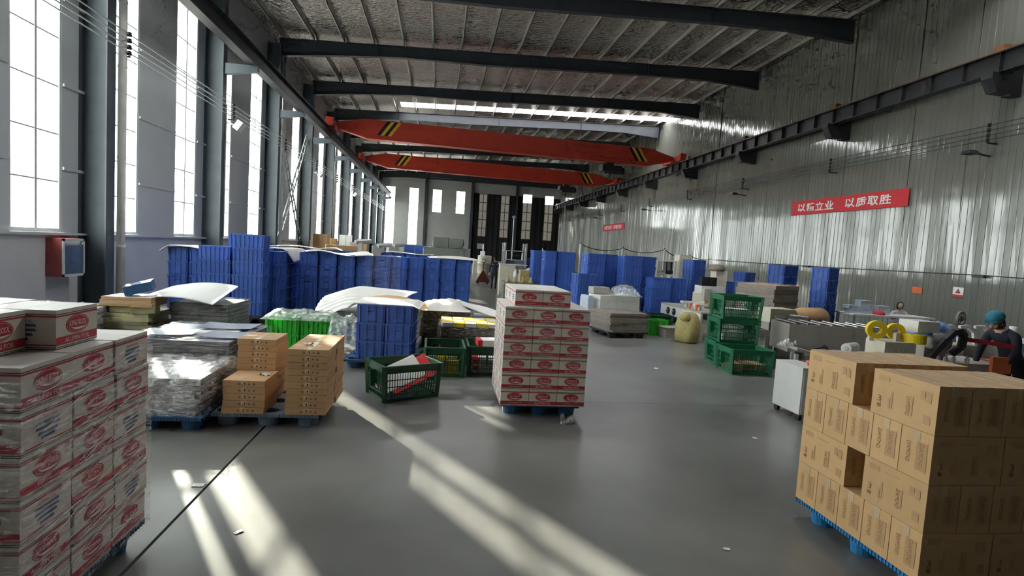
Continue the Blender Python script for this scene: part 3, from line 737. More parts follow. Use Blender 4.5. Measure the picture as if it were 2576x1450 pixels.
foil_carton(-2.15, 3.29, ZT, R(91), 'e', 'loose foil carton on the near pallet, reading KING ROOL, closest to the aisle', 'foil cartons of the near wrapped pallet')
foil_carton(-2.28, 2.92, ZT, R(90), 'e', 'loose foil carton on the near pallet, closest to the viewer', 'foil cartons of the near wrapped pallet')
foil_carton(-2.52, 3.36, ZT, R(88), 'a', 'loose foil carton on the near pallet, in its middle', 'foil cartons of the near wrapped pallet')
foil_carton(-2.66, 2.98, ZT, R(90), 'a', 'loose foil carton on the near pallet, at its wall side', 'foil cartons of the near wrapped pallet')
t = thing('stretch_wrap', 'glossy stretch film pulled around the near carton pallet', 'plastic film', (0, 0, 0))
shell('wrap_sheet', -2.965, -1.845, 2.695, 3.835, .12, 1.36, M_film, t, .005, top=False, seed=8)
fd = MB(); rd = random.Random(5)  # thin pale strips put in for highlight streaks along the film folds
for i in range(58):
    ln = rd.uniform(.12, .7); an = R(rd.choice((1, 1, 1, 1, -.5))*rd.uniform(6, 20)); wd = rd.uniform(.0006, .0022)
    u0, z0 = rd.uniform(0, 1.13 - ln*math.cos(an)), rd.uniform(.2, 1.32)
    dz = ln*math.sin(an)
    if not .14 < z0 + dz < 1.36: continue
    if i % 4: a, b = (-1.838, 2.70 + u0, z0), (-1.838, 2.70 + u0 + ln*math.cos(an), z0 + dz)
    else: a, b = (-2.96 + u0, 2.688, z0), (-2.96 + u0 + ln*math.cos(an), 2.688, z0 + dz)
    fd.bar(a, b, wd*1.6, wd)
obj('film_fold_glints', fd.mesh('film_fold_glints', M_glint), t)['kind'] = 'stuff'

# right stack of tall kraft cartons
pallet(3.68, 3.54, 0, 1.12, 1.2, M_bluel, 'bright blue plastic pallet under the tall brown cartons')
KL, KW, KH = .515, .238, .317
def kbox(L, W_, H_, mat=M_kraft2):
    mb = MB().b2((-L/2 + .0015, -W_/2 + .0015, .001), (L/2 - .0015, W_/2 - .0015, H_ - .0015))
    return mb.mesh('tall_carton', mat)
kb = kbox(KL, KW, KH)
ktape = MB().b2((-KL/2 - .0005, -.024, KH - .0016), (KL/2 + .0005, .024, KH - .0006)).b2((-KL/2 - .0008, -.024, KH - .07), (-KL/2 + .0012, .024, KH - .0008)).b2((KL/2 - .0012, -.024, KH - .07), (KL/2 + .0008, .024, KH - .0008)).mesh('tape', M_tape)
def vtext(mb, body, x, zc, length, thick, y, m, ang=-90, sh=0):
    v_, f_ = fit_text(body, length, thick, sh, .0)
    for i, (a, b) in enumerate(v_): v_[i] = (x + b, y, zc - a)
    mb.add(v_, f_, m)
le = MB()                                             # print on the short face (local -X seen as its own -Y)
le.add([(.005, -.001, KH*.2), (.085, -.001, KH*.2), (.085, -.001, KH*.78), (.005, -.001, KH*.78)], [(0, 1, 2, 3)], 1)
vtext(le, 'DIAMOND', .045, KH*.5, .15, .034, -.0016, 0); vtext(le, 'DIAMOND', -.052, KH*.5, .14, .03, -.0016, 0)
le = le.mesh('printed_end', [M_kprint, M_kpatch])
ls = MB()                                             # print on the long face
def pt(x0, x1, z0, z1, m): ls.add([(x0, -.001, z0), (x1, -.001, z0), (x1, -.001, z1), (x0, -.001, z1)], [(0, 1, 2, 3)], m)
pt(-.21, -.12, .245, .283, 1); pt(.13, .165, .20, .26, 1); pt(.175, .21, .19, .26, 1); pt(.165, .215, .05, .11, 1); pt(-.07, .06, .262, .268, 1)
pt(-.115, -.10, .07, .14, 1); pt(-.095, -.08, .07, .19, 1)
vtext(ls, 'DIAMOND', .045, .13, .13, .03, -.0016, 0); pt(.065, .08, .07, .2, 1)
v_, f_ = fit_text('3', .03, .045); ls.add([(a - .19, -.0016, b + .12) for a, b in v_], f_, 0); pt(-.205, -.175, .06, .085, 0)
ls = ls.mesh('printed_side', [M_kprint, M_kpatch])
def kcarton(x, y, z, rz, label):
    o = obj('tall_carton', kb, None, (x, y, z), rz, label, 'carton', 'tall brown cartons')
    obj('tape', ktape, o)
    for p in (obj('printed_side', ls, o, (0, -KW/2, 0)), obj('printed_side', ls, o, (0, KW/2, 0), R(180)), obj('printed_end', le, o, (-KL/2, 0, 0), R(-90)), obj('printed_end', le, o, (KL/2, 0, 0), R(90))): p['kind'] = 'stuff'
KX0, KY0 = 3.11, 2.94
for lay in range(4):
    z = .151 + lay*KH
    if lay % 2 == 1:      # two long cartons on the visible side with a gap, then cross rows
        for c_ in range(4):
            for r_ in range(2):
                y = KY0 + KL/2 + (0 if r_ == 0 else 1.2 - KL - .0)
                if c_ in (1, 2) and r_ == 1 and lay == 1: continue
                kcarton(KX0 + KW/2 + c_*.24 + (0.0), y - (.0 if r_ else 0), z, R(90), 'tall brown carton, %s, lengthwise, %s half, %s from the aisle' % (LAY4[lay], ('near', 'far')[r_], ORD[c_]))
    else:
        for c_ in range(2):
            for r_ in range(5):
                if c_ == 1 and 0 < r_ < 4: continue
                kcarton(KX0 + KL/2 + c_*.52, KY0 + KW/2 + r_*.2405, z, 0, 'tall brown carton, %s, crosswise, %s from the near end, %s' % (LAY4[lay], ORD[r_], ('aisle side', 'machine side')[c_]))

# flat kraft cartons on the blue pallet
pallet(-1.79, 6.62, 0, 1.16, 1.06, M_greyp, 'grey blue plastic pallet under the flat brown cartons')
FL_, FW_, FH_ = .432, .488, .0722
fm = MB().b2((-FL_/2, -FW_/2, .001), (FL_/2, FW_/2, FH_ - .001)).mesh('flat_carton', M_kraft)
ft_ = MB().b2((-.028, -FW_/2 - .0004, FH_ - .0012), (.028, FW_/2 + .0004, FH_ - .0002)).b2((-FL_/2, -.02, FH_ - .0014), (FL_/2, .02, FH_ - .0004)).b2((-.028, -FW_/2 - .0008, FH_*.45), (.028, -FW_/2 + .0008, FH_ - .0004)).mesh('tape', M_tape)
fi = MB()
for i, x in enumerate((-.045, .01, .055, .105)):
    y = -FW_/2 - .001
    if i == 1: fi.add([(x + .009*math.cos(a), y, .045 + .011*math.sin(a)) for a in [2*math.pi*k/8 for k in range(8)]], [tuple(range(8))]).add([(x - .003, y, .022), (x + .003, y, .022), (x + .003, y, .04), (x - .003, y, .04)], [(0, 1, 2, 3)])
    elif i == 2: fi.add([(x - .013, y, .03), (x + .013, y, .03), (x, y, .046)], [(0, 1, 2)])
    else:
        for a, b, c, d_ in ((-.011, -.008, .022, .05), (.008, .011, .022, .05), (-.011, .011, .022, .025), (-.004, .004, .03, .044)): fi.add([(x + a, y, c), (x + b, y, c), (x + b, y, d_), (x + a, y, d_)], [(0, 1, 2, 3)])
fi = fi.mesh('printed_icons', [M_kdark])
for cx_, cy_, nn, nm in ((-1.80 - FL_/2, 6.335, 5, 'low stack'), (-1.365, 6.335, 10, 'front tall stack'), (-1.80 - FL_/2 - .03, 6.835, 10, 'back stack by the sheets'), (-1.362, 6.835, 10, 'back stack by the aisle')):
    for k in range(nn):
        o = obj('flat_carton', fm, None, (cx_ + random.uniform(-.007, .007), cy_ + random.uniform(-.007, .007), .151 + k*.0728), R(random.uniform(-.8, .8)), 'flat brown carton, %s from the bottom of the %s' % (ORD[k], nm), 'carton', 'flat brown cartons')
        obj('tape', ft_, o); obj('printed_icons', fi, o)['kind'] = 'stuff'
def scrap(name, label, x, y, z, s, mat, rz=0, amp=.25, cat='scrap'):
    def fn(u, v):
        p = Vector(((u - .5)*s, (v - .5)*s*.7, 0)); p.z = abs(noise.noise(Vector((u*3 + x*7, v*3 + y*5, 1))))*s*amp*2 + .004
        return p
    return obj(name, MB().sheet(fn, 7, 6, .002).mesh(name, mat, True), None, (x, y, z), rz, label, cat)
scrap('tape_scrap', 'pale scrap of tape film on the tall flat carton stack', -1.42, 6.36, .151 + .728, .10, M_foamg, .6)
scrap('tape_scrap', 'pale scrap of tape film on the low flat carton stack', -1.88, 6.36, .151 + .364, .10, M_foamg, -.3)
scrap('plastic_bag', 'crumpled clear plastic bag on the floor by the aisle stack', 1.66, 6.42, .0, .17, M_bag, .4, .6, 'bag')
for i, (x, y, s) in enumerate(((-1.87, 4.65, .09), (4.2, 9.8, .12), (3.9, 6.0, .06), (2.2, 3.6, .05), (-1.3, 3.9, .06))):
    scrap('paper_scrap', 'small pale paper scrap lying alone on the floor, %s' % ('on the joint line', 'before the green crates', 'before the brown cartons', 'in the foreground', 'in the sunlit patch')[i], x, y, 0, s, M_foamg, i, .08)

# ------------------------------------------------------------------ stacks of printed sheets on pallets
def sheet_stack(name, label, x, y, rz, LX, LY, z0, z1, nn, edge, top, jit=.02, filmm=None, group='sheet stacks', bulge=.01, amp=.02):
    t = thing(name, label, 'sheet stack', (x, y, 0), rz, group)
    h = (z1 - z0)/nn; rd = random.Random(int(abs(x*100) + abs(y*37)))
    for k in range(nn):
        a, b = LX/2 - rd.uniform(0, jit), LY/2 - rd.uniform(0, jit)
        mb = MB().b2((-a, -b, 0), (a, b, h - .004)); mb.m[1] = 1
        obj('sheet_bundle', mb.mesh('sheet_bundle', [edge, top]), t, (rd.uniform(-jit, jit)*.5, rd.uniform(-jit, jit)*.5, z0 + k*h), R(rd.uniform(-40, 40)*jit))
    if filmm: shell('stretch_film', -LX/2 - .015, LX/2 + .015, -LY/2 - .015, LY/2 + .015, z0 - .03, z1 + .01 + amp*.6, filmm, t, amp, seed=rd.random()*9, bulge=bulge, res=.045)
    return t
pallet(-2.93, 6.43, 0, 1.16, 1.04, M_blued, 'blue plastic pallet under the silvery wrapped sheet stack')
sheet_stack('sheet_stack', 'low silvery film wrapped stack of mixed sheets beside the near pallet', -2.98, 6.47, 0, 1.14, .98, .15, .55, 9, M_mixed, M_mixed, .05, M_film3, amp=.05)
pallet(-3.22, 7.83, R(-3), 1.2, 1.1, M_greyp, 'grey plastic pallet under the printed grey sheets')
sheet_stack('sheet_stack', 'wrapped stack of grey printed sheets with loose sheets on top', -3.05, 7.62, R(-3), 1.25, 1.3, .15, .76, 12, M_sheetd, M_sheet, .025, M_film2)
for i, (x, y, rz, lx, ly, mt, lb) in enumerate(((-2.98, 7.42, 4, .78, .55, M_sheetw, 'pale glossy sheet lying askew on the grey printed stack'), (-2.62, 7.36, -6, .62, .46, M_sheet, 'bluish printed sheet overhanging the grey printed stack'), (-2.85, 8.0, 2, .7, .5, M_sheet, 'printed sheet at the back of the grey printed stack'), (-3.3, 7.3, 7, .6, .42, M_sheet, 'printed sheet at the front of the grey printed stack'))):
    def fn(u, v, lx=lx, ly=ly, i=i): return ((u - .5)*lx, (v - .5)*ly, .03*(u - .5)**2*(1 + i*.2) + .006 + .004*i)
    obj('loose_sheet', MB().sheet(fn, 6, 3, .003).mesh('loose_sheet', mt), None, (x, y, .764 + .006*i), R(rz), lb, 'sheet', 'loose sheets on the grey stack')
pallet(-5.44, 10.35, R(4), 1.2, 1.1, M_blued, 'blue pallet under the olive cartons by the window wall')
sheet_stack('sheet_stack', 'film wrapped stack of dark boards below the curved white board', -4.16, 10.75, R(-2), 1.0, 1.0, .15, .80, 9, M_sheetd, M_sheetd, .02, M_film2)
pallet(-4.16, 10.75, R(-2), 1.1, 1.1, M_blued, 'blue pallet under the dark wrapped boards')
sheet_stack('sheet_stack', 'olive folded cartons stacked by the window wall', -5.44, 10.35, R(4), 1.15, 1.0, .15, .62, 7, M_olive, M_olive, .06, M_film2)
for i, (x, y, rz) in enumerate(((-5.3, 10.0, 3), (-5.62, 10.3, 40), (-4.98, 10.25, -30), (-5.35, 10.5, 80), (-4.95, 9.95, 15), (-5.7, 10.0, 60))):
    obj('folded_carton', MB().box((0, 0, .05), (.34, .12, .1)).b2((-.17, -.08, .1), (.17, .06, .115)).mesh('folded_carton', M_olive), None, (x, y, .63), R(rz), 'olive folded carton lying on the olive stack, %s of six' % ORD[i], 'carton', 'olive folded cartons')
sheet_stack('board_stack', 'brown board pile lying over the olive cartons', -5.2, 10.2, R(3), .8, .62, .745, .90, 3, M_kraft, M_foamg, .04)
o = obj('blue_box', MB().box((0, 0, .1), (.42, .3, .16), 0).mesh('blue_box', M_blued), None, (-5.1, 10.2, .95), label='tilted dark blue box on the brown board pile', cat='box', rot=(R(6), R(-16), R(15)))
obj('box_end', MB().box((-.212, 0, .1), (.006, .29, .15), 0).mesh('box_end', M_foamg), o, label='white box end')
def fn(u, v):
    x = -.75 + 1.2*u; y = -.5 + 1.0*v
    return (x, y, .05 + .06*math.sin(u*2.6) + v*(.12 + .13*u) - .1*u*u)
obj('curved_board', MB().sheet(fn, 16, 6, .012).mesh('curved_board', M_foamg, True), None, (-4.28, 10.55, .84), R(-4), 'large pale board curling up over the dark wrapped boards', 'board')
sheet_stack('sheet_stack', 'clear wrapped low stack far behind the near pallet', -6.1, 9.6, 0, 1.2, 1.1, .02, .72, 8, M_mixed, M_sheetw, .05, M_film)

# ------------------------------------------------------------------ middle group
GC = crate_meshes(.58, .42, .33, M_lgreen, 'green_crate')
for i, x in enumerate((-2.70, -2.10)):
    for k in range(2):
        put_crate(GC, x, 10.25, .005 + k*.33, R(-2), 'light green plastic crate, %s, %s pair under clear film' % (('lower', 'upper')[k], ('window side', 'aisle side')[i]), 'light green crates', 'green_crate')
def heap(name, label, x, y, z, lx, ly, hgt, mat, seed, rz=0, cat='plastic film', drop=0, smooth=False):
    def fn(u, v):
        e = min(u, 1 - u, v, 1 - v)*2
        h = hgt*(.35 + .9*abs(noise.noise(Vector((u*3.2 + seed, v*3.2, seed))))) + hgt*.5*abs(noise.noise(Vector((u*9 + seed, v*9, seed*2))))
        if smooth: h = hgt*(.75*math.sin(math.pi*u)**.6*math.sin(math.pi*v)**.5 + .22*noise.noise(Vector((u*5 + seed, v*5, seed))) + .1*noise.noise(Vector((u*11, v*11, seed))))
        return ((u - .5)*lx + .03*noise.noise(Vector((v*6, seed, u))), (v - .5)*ly + .03*noise.noise(Vector((u*6, seed, v))), h*min(1, e*3) - (drop*(1 - min(1, e*4))))
    return obj(name, MB().sheet(fn, 22, 16, .003).mesh(name, mat, True), None, (x, y, z), rz, label, cat)
heap('plastic_sheet', 'crumpled clear film heaped over the light green crates', -2.38, 10.22, .67, 1.35, .60, .14, M_bag, 3, drop=.05)
heap('plastic_sheet', 'clear film hanging between the green crates and blue stack', -1.62, 10.1, .55, .62, .7, .16, M_bag, 5, drop=.35)
pallet(-.86, 9.50, R(-4), 1.15, 1.05, M_blued, 'blue plastic pallet under the two column blue crate stack')
for i, x in enumerate((-1.045, -.585)):
    crate_stack(x, 9.42 - i*.02, R(87), 3, .152, 'stack of three by dark green crate, %s column' % ('window side', 'aisle side')[i], 'crates of the middle stack', sz=.92, step=.304)
def fn(u, v):
    x = -.62 + 1.2*u; e = abs(u - .5)*2
    return (x, -.42 + .95*v, (.02*math.sin(v*2) - .33*max(0, e - .78)**1.2*2.2*(1 if u < .5 else .45) - .01*v))
obj('foam_sheet', MB().sheet(fn, 26, 8, .012).mesh('foam_sheet', M_foam, True), None, (-.83, 9.5, 1.075), R(-4), 'white foam sheet draped over the middle blue crate stack', 'foam sheet')
pallet(-1.55, 12.0, R(-4), 1.5, 1.1, M_blued, 'blue pallet under the white corrugated sheet')
sheet_stack('sheet_stack', 'film wrapped board stack under the white corrugated sheet', -1.4, 12.2, R(-4), 1.5, .8, .15, .58, 6, M_mixed, M_sheetw, .05, M_film2)
def fn(u, v):
    x = -.95 + 1.9*u
    z = .12*math.sin(min(1, u*2.4)*math.pi/2) - .09*u
    fr_ = max(0, .75 - v)
    return (x + .1*v, -.62 + 1.15*v, z + .012*math.sin(v*math.pi*2*11) - .36*max(0, .35 - u)*1.2 - .85*fr_*fr_*(1.15 - u))
obj('corrugated_sheet', MB().sheet(fn, 18, 88, .006).mesh('corrugated_sheet', M_foam, True), None, (-1.55, 11.9, .99), R(-6), 'white corrugated plastic sheet arching over the wrapped boards', 'sheet')
def fn(u, v):
    return (-.62 + 1.24*u, -.4 + .8*v, .09*math.sin(u*math.pi)**.8*(.6 + .4*v) - .1*u*u + .01*math.sin(v*7))
obj('kraft_sheet', MB().sheet(fn, 18, 8, .008).mesh('kraft_sheet', M_kraft2, True), None, (-.82, 10.75, .95), R(-6), 'buckled kraft paper sheet behind the middle blue crates', 'sheet')
sheet_stack('sheet_stack', 'board stack supporting the buckled kraft sheet', -.85, 10.8, R(-3), 1.1, .85, .02, .84, 8, M_mixed, M_sheetw, .04, M_film2)
pallet(.1, 11.75, R(2), 1.2, 1.1, M_blued, 'blue pallet under the dark wrapped boxes behind the crates')
sheet_stack('sheet_stack', 'dark wrapped boxes under a bulging cream film cover', .12, 11.75, R(3), 1.2, 1.05, .15, .74, 4, M_sheetd, M_sheetd, .05, M_film, bulge=.03)
heap('plastic_sheet', 'bulging cream film cover lit by the sun behind the crates', .12, 11.6, .76, 1.15, 1.0, .26, M_foam, 11, smooth=True)
def fn(u, v):
    return (-.1 + 1.55*u, -.5 + 1.0*v, .3*(1 - u)**1.6 + .02*math.sin(u*9 + v*4))
obj('foam_sheet', MB().sheet(fn, 18, 8, .01).mesh('foam_sheet', M_foam, True), None, (.5, 12.0, .60), R(-8), 'white foam sheet sliding off the dark wrapped boxes', 'foam sheet')
sheet_stack('sheet_stack', 'low board stack holding the sliding foam sheet', 1.35, 12.05, R(-5), 1.1, .9, .02, .58, 5, M_mixed, M_sheetw, .04, M_film2)
pallet(.62, 10.35, 0, 1.1, 1.0, M_blued, 'blue pallet under the yellow topped bundles')
t = sheet_stack('bundle_stack', 'film wrapped dark bundles with yellow tops behind the aisle stack', .63, 10.35, R(1), 1.12, .9, .15, .62, 3, M_brownst, M_brownst, .03, M_film, bulge=.02)
for i in range(5):
    for j in range(4):
        obj('yellow_bundle', MB().box((0, 0, .035), (.2, .21, .07)).b2((-.1, -.03, .07), (.1, .03, .0715), 0).mesh('yellow_bundle', M_yellow if (i + j) % 2 else M_foamg), t, (-.43 + .215*i, -.33 + .22*j, .625), R(random.uniform(-6, 6)))

def lattice_crate(L, W, H, mat, tag, taper=.93):
    parts = []
    def P(u, v, z, s):     # point on wall: s 0..3
        k = taper + (1 - taper)*z/H; l, w_ = L*k/2, W*k/2
        return {0: (u*l, -w_, z), 1: (l, u*w_, z), 2: (u*l, w_, z), 3: (-l, u*w_, z)}[s]
    for s in range(4):
        mb = MB(); ln = L if s % 2 == 0 else W; nn = int(ln/.036)
        thk = (.009, .012)
        for i in range(1, nn):
            u = -1 + 2*i/nn; mb.bar(P(u, 0, .03, s), P(u, 0, H*.80, s), .008, .008)
        for z in (.03, H*.22, H*.41, H*.60, H*.80): mb.bar(P(-1, 0, z, s), P(1, 0, z, s), .010, .012 if z > .04 else .02)
        a, b, c, d_ = P(-1, 0, H*.80, s), P(1, 0, H*.80, s), P(1, 0, H - .02, s), P(-1, 0, H - .02, s)
        mb.add([a, b, c, d_], [(0, 1, 2, 3)]); off = Vector({0: (0, .008, 0), 1: (-.008, 0, 0), 2: (0, -.008, 0), 3: (.008, 0, 0)}[s])
        mb.add([Vector(p) + off for p in (a, b, c, d_)], [(3, 2, 1, 0)])
        if s % 2 == 1: mb.bar(P(0, 0, H*.35, s), P(0, 0, H*.80, s), .012, .16)
        parts.append(('side_lattice', mb.mesh(tag + '_side', mat)))
    for sx in (-1, 1):
        for sy in (-1, 1):
            mb = MB(); a = (sx*L*taper/2, sy*W*taper/2, 0); b = (sx*L/2, sy*W/2, H); mb.bar(a, b, .05, .05)
            parts.append(('corner_post', mb.mesh(tag + '_post', mat)))
    mb = MB(); e = .02
    mb.b2((-L/2 - e, -W/2 - e, H - .025), (L/2 + e, -W/2 + .015, H)).b2((-L/2 - e, W/2 - .015, H - .025), (L/2 + e, W/2 + e, H)).b2((-L/2 - e, -W/2, H - .025), (-L/2 + .015, W/2, H)).b2((L/2 - .015, -W/2, H - .025), (L/2 + e, W/2, H))
    parts.append(('rim', mb.mesh(tag + '_rim', mat)))
    base = MB().b2((-L*taper/2, -W*taper/2, .0), (L*taper/2, W*taper/2, .02)).mesh(tag + '_base', mat)
    return base, parts
LC = lattice_crate(.82, .62, .48, M_dgreen, 'lattice_crate'); LM = lattice_crate(.82, .62, .48, M_mgreen, 'lattice_crate')
def put_lattice(ms, x, y, z, rz, label, group):
    o = obj('lattice_crate', ms[0], None, (x, y, z), rz, label, 'crate', group)
    for nm, me in ms[1]: obj(nm, me, o)
    return o
put_lattice(LC, -.415, 7.565, .002, R(28.4), 'dark green lattice crate standing askew with red and white boxes inside', 'dark green lattice crates')
put_lattice(LC, .16, 9.02, .002, R(91), 'dark green lattice crate holding yellow packs, second from the aisle stack', 'dark green lattice crates')
put_lattice(LC, .86, 9.22, .002, R(90), 'dark green lattice crate with red edged boxes, behind the aisle stack', 'dark green lattice crates')
for i, (dx, dy, dz, ry, mt) in enumerate(((-.08, -.02, .25, -34, M_wht), (.08, -.06, .25, -34, M_red), (.14, .09, .26, -34, M_red), (-.02, .13, .25, -34, M_wht))):
    q_ = Matrix.Rotation(R(28.4), 3, 'Z') @ Vector((dx, dy, dz))
    o = obj('flat_packet', MB().b2((-.34, -.17, -.014), (.34, .17, .014)).mesh('flat_packet', mt), None, (-.415 + q_.x, 7.565 + q_.y, q_.z + .03), label='%s flat packet leaning in the askew green crate, %s' % ('white' if mt is M_wht else 'red', ('front', 'front', 'back', 'back')[i]), cat='packet', group='packets in the askew crate', rot=(R(44 - i*4), R(-20), R(28.4)))
    if mt is M_red: obj('print_line', MB().b2((-.1, -.05, .0142), (.12, -.03, .0148)).b2((-.1, -.015, .0142), (.05, -.007, .0148)).mesh('print_line', M_wht), o)
for i in range(6):
    obj('yellow_pack', MB().box((0, 0, .12), (.16, .05, .22)).b2((-.08, -.0255, .05), (.08, -.025, .10)).mesh('yellow_pack', M_yellow if i % 2 == 0 else M_olive), None, (-.03 + .17*(i % 3), 8.75 + .3*(i//3), .025), R(random.uniform(-8, 8)), 'yellow pack in the second green crate, %s of six' % ORD[i], 'packet', 'yellow packs in the crate')
for i in range(4):
    o = obj('red_edged_box', MB().b2((-.24, -.09, 0), (.24, .09, .10)).mesh('red_edged_box', M_wht), None, (.88, 8.98 + .2*(i % 2), .03 + .115*(i//2) + (.25 if i > 1 else 0)*0), R(2), 'white box with red edge in the crate behind the aisle stack, %s' % ORD[i], 'box', 'red edged boxes')
    obj('red_edge', MB().b2((-.245, -.092, .03), (-.15, .092, .102)).mesh('red_edge', M_red), o)
o = obj('red_edged_box', MB().b2((-.24, -.16, 0), (.24, .16, .10)).mesh('red_edged_box', M_wht), None, (.93, 9.0, .48), R(4), 'white box with red edge lying on top of the green crate', 'box')
obj('red_edge', MB().b2((-.245, -.162, .0), (-.17, .162, .102)).mesh('red_edge', M_red), o)

# ------------------------------------------------------------------ blue crate blocks, window side
G1 = 'blue crates by the window wall'
pallet(-4.46, 13.75, 0, 1.2, 1.1, M_blk, 'dark pallet under the tallest blue crate stack'); pallet(-5.6, 13.9, 0, 1.0, 1.1, M_blk, 'dark pallet under the blue crates left of the tallest', hh=.15)
crate_stack(-4.46, 13.74, 0, 6, .152, 'tallest stack by the window wall', G1, step=.318)
crate_stack(-5.20, 13.76, 0, 5, .152, 'stack beside the tallest, window side', G1, step=.318)
crate_stack(-4.72, 14.24, 0, 6, .152, 'stack right behind the tallest', G1, step=.318)
for i in range(2): crate_stack(-6.23 + .48*i, 14.4, R(90), 5, .004, 'end on stack nearest the windows, %s column' % ('outer', 'inner')[i], G1)
def fn(u, v): return (-.55 + 1.3*u, -.55 + 1.1*v, .03*math.sin(u*5) - .9*max(0, .12 - u)**1.0*(1 if v < .4 else .3) + .01*math.sin(v*6))
obj('foam_sheet', MB().sheet(fn, 20, 8, .012).mesh('foam_sheet', M_foam, True), None, (-6.0, 14.4, 1.68), 0, 'white foam sheet covering the crates nearest the windows', 'foam sheet')
for i in range(5): crate_stack(-4.45, 14.73 + .48*i, 0, 5, .02 if i else .02, 'row running back from the tallest stack, %s' % ORD[i], G1, step=.33)
def fn(u, v):
    return (-.6 + 1.1*u, -.6 + 1.5*v, .05*math.sin(u*3) - 1.5*max(0, u - .72)**1.5*(1.4 - .6*v))
obj('foam_sheet', MB().sheet(fn, 22, 8, .012).mesh('foam_sheet', M_foam, True), None, (-4.35, 16.1, 1.70), R(-6), 'white foam sheet drooping off the row behind the tallest crates', 'foam sheet')
G2 = 'long row of blue crates across the hall'
RA = math.atan2(1.6, 4.8)
for i in range(10):
    x = -3.55 + .49*i*math.cos(RA)*1.02; y = 15.75 + .49*i*math.sin(RA)
    crate_stack(x, y, R(90) + RA*.2, 5, .015, 'long crosswise row, %s column from the windows' % ORD[i], G2, step=.332)
t = thing('stretch_wrap', 'dark shiny film around two columns of the long crate row', 'plastic film', (-1.72, 16.36, 0), RA)
shell('wrap_sheet', -.5, .5, -.42, .40, .05, 1.69, M_film2, t, .02, seed=6)
def fn(u, v): return (-.9 + 1.8*u, -.45 + .95*v, .04*math.sin(u*8) + .02*math.sin(v*5 + u*3) - .5*max(0, .15 - v)*u)
obj('foam_sheet', MB().sheet(fn, 24, 8, .012).mesh('foam_sheet', M_foam, True), None, (-2.85, 16.0, 1.71), RA, 'white foam sheet over the window end of the long crate row', 'foam sheet')
def fn(u, v): return (-.75 + 1.55*u, -.45 + .95*v, .08*math.sin(u*3)*(v) + .01*math.sin(v*9 + u*5))
obj('foam_sheet', MB().sheet(fn, 20, 8, .012).mesh('foam_sheet', M_foam, True), None, (.45, 17.15, 1.70), RA*.6, 'white foam sheet over the aisle end of the long crate row', 'foam sheet')
G3 = 'blue crates behind the long row'
for i in range(4): crate_stack(-2.05 + .48*i, 22.2, R(90), 5, .0, 'row behind the long one, %s column' % ORD[i], G3, parts=False, step=.335)
def fn(u, v): return (-1.1 + 2.2*u, -.5 + 1.0*v, .03*math.sin(u*6) - .9*max(0, .14 - u))
obj('foam_sheet', MB().sheet(fn, 20, 6, .012).mesh('foam_sheet', M_foam, True), None, (-1.35, 22.2, 1.70), 0, 'white foam sheet over the crates behind the long row', 'foam sheet')
for i in range(5): crate_stack(-6.1 + .72*i, 20.2 + .1*i, 0, 5, .0, 'far row by the window wall, %s column' % ORD[i], G3, parts=False, step=.335)
def fn(u, v): return (-1.2 + 2.4*u, -.4 + .8*v, .06*abs(math.sin(u*5)) + .01*math.sin(v*9) - .8*max(0, u - .9))
obj('foam_sheet', MB().sheet(fn, 20, 6, .012).mesh('foam_sheet', M_foam, True), None, (-4.7, 20.4, 1.70), R(4), 'white foam sheet over the far crates by the window wall', 'foam sheet')
for i in range(3): crate_stack(-2.1 + .72*i, 38.5, 0, 6, .0, 'distant stack before the sliding door, %s' % ORD[i], G3, parts=False)

# ------------------------------------------------------------------ blue crate stacks, machine side
G4 = 'blue crate stacks by the machines'
for x, y, rz, nn, nm in ((4.17, 20.6, 88, 6, 'slim stack behind the aisle cartons'), (4.80, 20.62, -2, 6, 'wide stack behind the aisle cartons'), (4.28, 23.2, 10, 6, 'stack set back beside the walkway'),
                         (4.55, 16.7, 18, 4, 'low stack in front of the machine side crates'), (5.10, 17.75, 18, 6, 'tall stack with a bright side, nearest the aisle'), (5.80, 18.1, 14, 6, 'tall stack second from the aisle'),
                         (6.28, 17.45, 14, 6, 'tall stack third from the aisle'), (6.92, 17.9, 10, 6, 'tall stack fourth from the aisle'), (7.12, 17.0, 8, 4, 'lower stack after the tall ones'), (7.7, 17.25, 8, 4, 'lower stack beside the white machine'),
                         (8.85, 18.1, 28, 6, 'lone stack behind the cream machine'), (10.82, 18.2, 30, 5, 'dark stack near the ribbed wall'), (9.98, 14.95, 42, 6, 'tall stack behind the brown boards, aisle half'), (10.5, 15.35, 42, 6, 'tall stack behind the brown boards, wall half'), (10.55, 13.75, 32, 6, 'slim tall stack beside the sewing table'), (9.6, 17.2, 20, 4, 'short stack between the machines')):
    pallet(x, y, R(rz), .8, .6, M_blk, 'dark pallet under the %s' % nm)
    crate_stack(x, y, R(rz), nn, .152, nm, G4)

# ------------------------------------------------------------------ wrapped goods, crates and sack on the machine side
pallet(4.81, 13.94, R(12), 1.15, 1.15, M_blk, 'black pallet under the brown wrapped boards near the sack')
sheet_stack('sheet_stack', 'brown film wrapped boards on a black pallet near the sack', 4.81, 13.94, R(12), 1.15, 1.12, .15, .64, 8, M_brownst, M_brownst, .05, M_film2)
sheet_stack('sheet_stack', 'grey film wrapped bundle behind the brown wrapped boards', 5.05, 15.15, R(10), 1.25, .8, .02, .98, 6, M_foamg, M_foamg, .02, M_film2)
heap('plastic_sheet', 'cloudy plastic cover humped over the grey wrapped bundle', 5.3, 15.05, .98, .95, .75, .42, M_bag, 21, smooth=True)
obj('grey_box', MB().box((0, 0, .09), (.5, .35, .18)).b2((-.25, -.02, .178), (.25, .02, .181)).mesh('grey_box', M_mgrey), None, (4.6, 15.2, 1.0), R(10), 'small grey box on the grey wrapped bundle', 'box')
